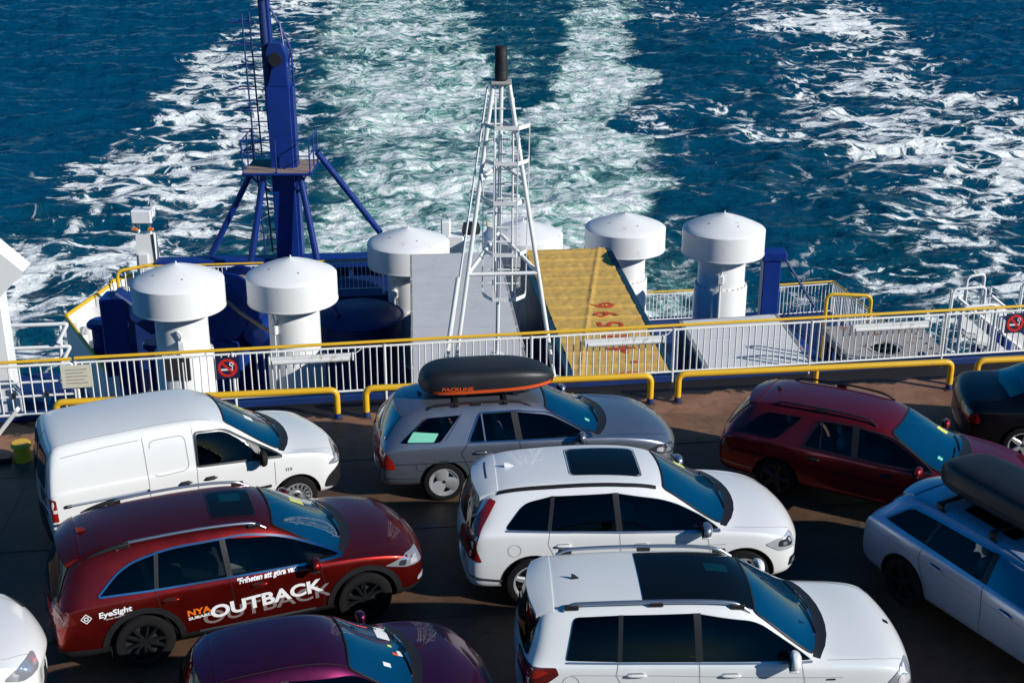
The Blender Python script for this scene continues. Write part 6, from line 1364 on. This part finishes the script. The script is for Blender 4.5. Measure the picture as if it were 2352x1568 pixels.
# ---------------- pale blue estate, right, with roof box
def pale_estate(pos, yaw):
    W_ = [(.98, .345), (3.80, .345)]
    c = Car('estate_car', 'pale blue white estate carrying a black roof box, right edge', ST_WAG, 4.79, 1.85, 1.475, pos, yaw, W_, 'ice_blue', 'car', .40)
    c.wheels(W_, .345, 'twin', 'rim_dark', wid=.23, inset=.03)
    c.interior(.50, 3.50, .42, 2.25, 1.45, .48, 3.32, .93)
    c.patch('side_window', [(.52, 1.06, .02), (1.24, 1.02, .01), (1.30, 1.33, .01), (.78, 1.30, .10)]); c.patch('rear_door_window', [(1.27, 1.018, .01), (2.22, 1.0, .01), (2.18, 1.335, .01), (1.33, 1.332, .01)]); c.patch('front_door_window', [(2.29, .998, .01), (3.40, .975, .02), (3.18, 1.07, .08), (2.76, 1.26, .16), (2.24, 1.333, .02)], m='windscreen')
    c.patch('pillar_trim', [(1.23, 1.02, 0), (1.28, 1.02, 0), (1.34, 1.334, 0), (1.29, 1.334, 0)], m='trim_black', off=.0135, r=0); c.patch('pillar_trim', [(2.21, 1.0, 0), (2.30, .998, 0), (2.25, 1.337, 0), (2.17, 1.337, 0)], m='trim_black', off=.0135, r=0)
    c.ribbon('window_trim', round_poly([(.48, 1.06, .03), (3.46, .962, .02), (3.2, 1.08, .08), (2.77, 1.285, .16), (2.2, 1.352, .1), (.78, 1.325, .12)], .04), 'side', .016, .0165, 'chrome', True)
    c.screen(2.70, .535, 3.50, .735, .05, .16)
    c.patch('rear_window', [(-.66, 1.04), (.66, 1.04), (.48, 1.34), (-.48, 1.34)], 'rear', .010, 'glass', .07)
    c.spoiler(.34, .64, .51, 'ice_blue', .03, .01)
    for sd in (-1, 1): c.ribbon('roof_rail', [(.70, sd * .545), (1.4, sd * .56), (2.2, sd * .565), (2.62, sd * .545)], 'top', .03, .016, 'chrome')
    c.crossbars((1.15, 2.02), .555, .10)
    c.mirrors(3.24, 1.0, 'trim_black', (.17, .24, .16), out=.08, cap='ice_blue')
    c.handles([(1.52, .86), (2.66, .83)], 'ice_blue', -.05, .22)
    c.seams([[(1.25, 1.01), (1.22, .86), (1.30, .66), (1.42, .46)], [(2.26, .985), (2.30, .7), (2.30, .36)], [(3.30, .96), (3.36, .7), (3.32, .36)]])
    c.ribbon('crease_line', [(.4, .86), (1.4, .84), (2.6, .80), (3.4, .78)], 'side', .006, .003, 'gap_soft'); c.ribbon('crease_line', [(1.5, .36), (2.4, .40), (3.3, .46)], 'side', .012, .003, 'gap_soft')
    c.patch('tail_lamp', [(.03, .80, .02), (.16, .80, .03), (.15, .95, .05), (.40, 1.20, .02), (.34, 1.22, .02), (.06, 1.0, .05)], m='lamp_red', off=.009); c.patch('lamp_segment', [(.10, .98), (.16, .98), (.33, 1.16), (.28, 1.18)], m='lamp_darkred', off=.013, r=.01)
    c.ribbon('fuel_flap', round_poly([(.68, .78), (.90, .76), (.90, .92), (.70, .94)], .05), 'side', .006, .003, 'gap_soft', True, sides=(-1,))
    c.ribbon('bonnet_gap', [(3.66, -.77), (4.0, -.73), (4.4, -.62)], 'top', .007, .003, 'gap_soft'); c.ribbon('bonnet_gap', [(3.66, .77), (4.0, .73), (4.4, .62)], 'top', .007, .003, 'gap_soft')
    c.patch('headlamp', [(4.24, .70, .04), (4.46, .60, .05), (4.66, .60, .03), (4.62, .70, .04), (4.42, .78, .06)], m='lamp_clear', off=.008)
    c.patch('sunroof', [(1.35, -.36), (2.2, -.38), (2.2, .38), (1.35, .36)], 'top', .008, 'glass', .06)
    return c
PB = ((5.47, 16.2), R(-62))
pe = pale_estate(*PB)
zb = pe.hit('top', (1.6, 0))[0].z
roof_box('long matt black roof box on the pale blue estate', PB[0], PB[1], 1.80, zb + .07, 2.3, .90, .40, y0=.10)

# ---------------- small plum hatchback
def hatch(name, label, pos, yaw, pm, ins, glassm='windscreen', plate=False, rear_m='glass', wheelk='six'):
    W_ = [(.70, .31), (3.16, .31)]
    c = Car(name, label, ST_HAT, 3.9, 1.68, 1.45, pos, yaw, W_, pm, 'car', .36)
    c.wheels(W_, .31, wheelk, 'rim_silver', wid=.2)
    c.interior(.34, 2.70, .42, 1.60, .90, .48, 2.52, .91)
    c.patch('side_window', [(.46, .99, .03), (1.22, .965, .02), (1.20, 1.325, .02), (.66, 1.30, .08)]); c.patch('front_door_window', [(1.29, .963, .02), (2.60, .94, .02), (2.42, 1.04, .06), (2.04, 1.25, .16), (1.27, 1.325, .03)])
    c.patch('pillar_trim', [(1.21, .965, 0), (1.30, .963, 0), (1.28, 1.33, 0), (1.19, 1.33, 0)], m='trim_black', off=.0135, r=0)
    c.screen(2.0, .52, 2.70, .69, .05, .15, m=glassm, ins=ins)
    c.patch('rear_window', [(-.53, .99), (.53, .99), (.47, 1.33), (-.47, 1.33)], 'rear', .006, rear_m, .07)
    c.spoiler(.26, .46, .49, pm, .02, .008)
    c.ribbon('roof_gutter', [(.42, -.49), (1.0, -.505), (1.7, -.50), (2.0, -.50)], 'top', .012, .003); c.ribbon('roof_gutter', [(.42, .49), (1.0, .505), (1.7, .50), (2.0, .50)], 'top', .012, .003)
    c.mirrors(2.42, .94, pm, (.14, .2, .13), out=.08)
    c.handles([(1.0, .80), (1.52, .80)], pm, 0, .18)
    c.seams([[(1.24, .95), (1.26, .7), (1.26, .36)], [(2.52, .92), (2.56, .7), (2.52, .36)], [(.70, 1.0), (.9, .8), (1.05, .55)]])
    c.ribbon('bonnet_gap', [(2.86, -.71), (3.1, -.68), (3.5, -.58), (3.7, -.46)], 'top', .008, .003); c.ribbon('bonnet_gap', [(2.86, .71), (3.1, .68), (3.5, .58), (3.7, .46)], 'top', .008, .003)
    c.patch('tail_lamp', [(.04, .70, .02), (.26, .70, .05), (.22, .96, .05), (.07, 1.0, .02)], m='lamp_red', off=.008)
    c.patch('headlamp', [(3.34, .66, .04), (3.54, .56, .05), (3.76, .56, .03), (3.72, .67, .04), (3.5, .74, .06)], m='lamp_clear', off=.008)
    return c
pl = hatch('hatchback', 'plum purple hatchback at the bottom with a letter R card', (-3.62, 11.62), R(17), 'plum', ((2.50, -.30, .09, .07, 'paper_white'), (2.66, -.05, .07, .05, 'stripe_orange'), (2.72, -.02, .06, .1, 'paper_white'), (2.62, .1, .05, .05, 'paper_yellow')))
pl.t.scale = (.90, .98, 1.)
pl.t.location.x -= .17; pl.t.location.y -= .05
pl.patch('letter_card', [(2.50, .24), (2.66, .24), (2.66, .56), (2.50, .56)], 'top', .012, 'print_white', .01); pl.text('R', 2.535, .47, .15, R(-90) + math.pi, 'gap', .006, 1.3, plane='top', off=.015)
# ---------------- front of a white car at the left edge, dark car at the right edge
def left_white(pos, yaw):
    W_ = [(.97, .37), (3.744, .37)]
    c = Car('suv', 'white car at the left edge with only its nose in view', ST_XC, 4.644, 1.87, 1.66, pos, yaw, W_, 'suv_white', 'car', .42)
    c.wheels(W_, .36, 'five', 'rim_dark', wid=.23)
    c.interior(.42, 3.50, .55, 2.25, 1.35, .66, 3.30, 1.03)
    c.arches(W_, .42, .06); c.screen(2.70, .575, 3.46, .765, .05, .17)
    c.patch('side_window', [(.60, 1.16, .07), (2.06, 1.095, .01), (2.02, 1.535, .01), (.86, 1.45, .12)]); c.patch('front_door_window', [(2.12, 1.093, .01), (3.42, 1.055, .02), (3.20, 1.19, .08), (2.76, 1.42, .25), (2.08, 1.535, .02)])
    c.mirrors(3.20, 1.08, 'suv_white', (.18, .26, .17), out=.08)
    c.ribbon('bonnet_gap', [(3.62, -.80), (3.95, -.77), (4.2, -.70), (4.45, -.55)], 'top', .007, .003, 'gap_soft'); c.ribbon('bonnet_gap', [(3.62, .80), (3.95, .77), (4.2, .70), (4.45, .55)], 'top', .007, .003, 'gap_soft')
    c.patch('headlamp', [(4.10, .80, .05), (4.30, .72, .05), (4.50, .74, .03), (4.46, .86, .05), (4.24, .89, .06)], m='lamp_clear', off=.008)
    c.patch('bumper_trim', [(4.2, .28), (4.6, .34), (4.58, .46), (4.22, .42)], m='plastic_dark', off=.01)
left_white((-9.72, 11.2), R(25))
ST_SED = [(0, .42, .68, .60, .5, .66, .01, .14), (.02, .30, .80, .72, .6, .80, .01, .14), (.08, .25, .85, .82, .66, .93, .02, .14), (.30, .23, .87, .86, .68, 1.0, .025, .12), (.62, .22, .878, .875, .66, 1.03, .035, .10), (.82, .22, .88, .88, .62, 1.10, .05, .09), (1.15, .22, .882, .88, .56, 1.30, .05, .08), (1.42, .22, .884, .885, .55, 1.385, .04, .04),
  (1.8, .22, .885, .885, .555, 1.42, .035, 0), (2.2, .22, .885, .88, .56, 1.42, .035, .02), (2.6, .22, .885, .875, .55, 1.36, .05, .07), (3.0, .22, .885, .87, .6, 1.18, .07, .13), (3.36, .22, .883, .865, .68, 1.0, .06, .15), (3.54, .22, .88, .86, .72, .94, .05, .12), (3.8, .22, .875, .845, .72, .91, .035, .07), (4.1, .22, .86, .80, .68, .86, .03, .10), (4.34, .24, .82, .71, .6, .77, .025, .16), (4.48, .28, .74, .60, .5, .66, .02, .2), (4.55, .38, .64, .5, .4, .54, .01, .2)]
def sedan(pos, yaw):
    W_ = [(1.0, .32), (3.68, .32)]
    c = Car('saloon_car', 'near black saloon at the right edge with teal rear window', ST_SED, 4.55, 1.77, 1.425, pos, yaw, W_, 'night', 'car', .365)
    c.wheels(W_, .32, 'five', 'rim_silver', wid=.21)
    c.interior(1.12, 3.38, .42, 2.2, 1.5, .46, 3.22, .89)
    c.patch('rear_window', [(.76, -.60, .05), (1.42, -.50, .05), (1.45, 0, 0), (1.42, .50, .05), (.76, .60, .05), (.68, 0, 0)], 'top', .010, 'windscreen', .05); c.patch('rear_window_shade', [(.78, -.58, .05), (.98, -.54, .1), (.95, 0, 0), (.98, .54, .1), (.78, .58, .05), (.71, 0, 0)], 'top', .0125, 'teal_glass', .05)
    c.patch('rear_door_window', [(1.06, .95, .04), (2.06, .945, .02), (2.02, 1.31, .02), (1.50, 1.29, .06)]); c.patch('front_door_window', [(2.13, .943, .02), (3.22, .93, .02), (3.06, 1.02, .06), (2.66, 1.23, .14), (2.09, 1.31, .03)])
    c.screen(2.62, .53, 3.38, .72, .05, .16)
    c.patch('tail_lamp', [(.04, .64, .02), (.30, .66, .04), (.26, .82, .05), (.07, .86, .02)], m='lamp_red'); c.patch('headlamp', [(3.98, .66, .04), (4.2, .56, .05), (4.42, .56, .03), (4.38, .67, .04), (4.14, .74, .06)], m='lamp_clear')
    c.ribbon('boot_gap', [(.10, -.60), (.62, -.64)], 'top', .008, .004); c.ribbon('boot_gap', [(.10, .60), (.62, .64)], 'top', .008, .004)
    c.seams([[(1.2, .93), (1.3, .7), (1.45, .4)], [(2.1, .93), (2.12, .36)], [(3.16, .9), (3.2, .36)]]); c.handles([(1.45, .78), (2.5, .77)], 'night', 0, .19); c.mirrors(3.06, .93, 'night', (.15, .2, .13))
sedan((7.42, 20.12), R(-10))
#bk = hatch('dark_hatchback', 'near black car at the right edge with teal rear window', (7.3, 19.95), R(4), 'night', (), rear_m='teal_glass', wheelk='five')

for _c in CARS: _c.finish()
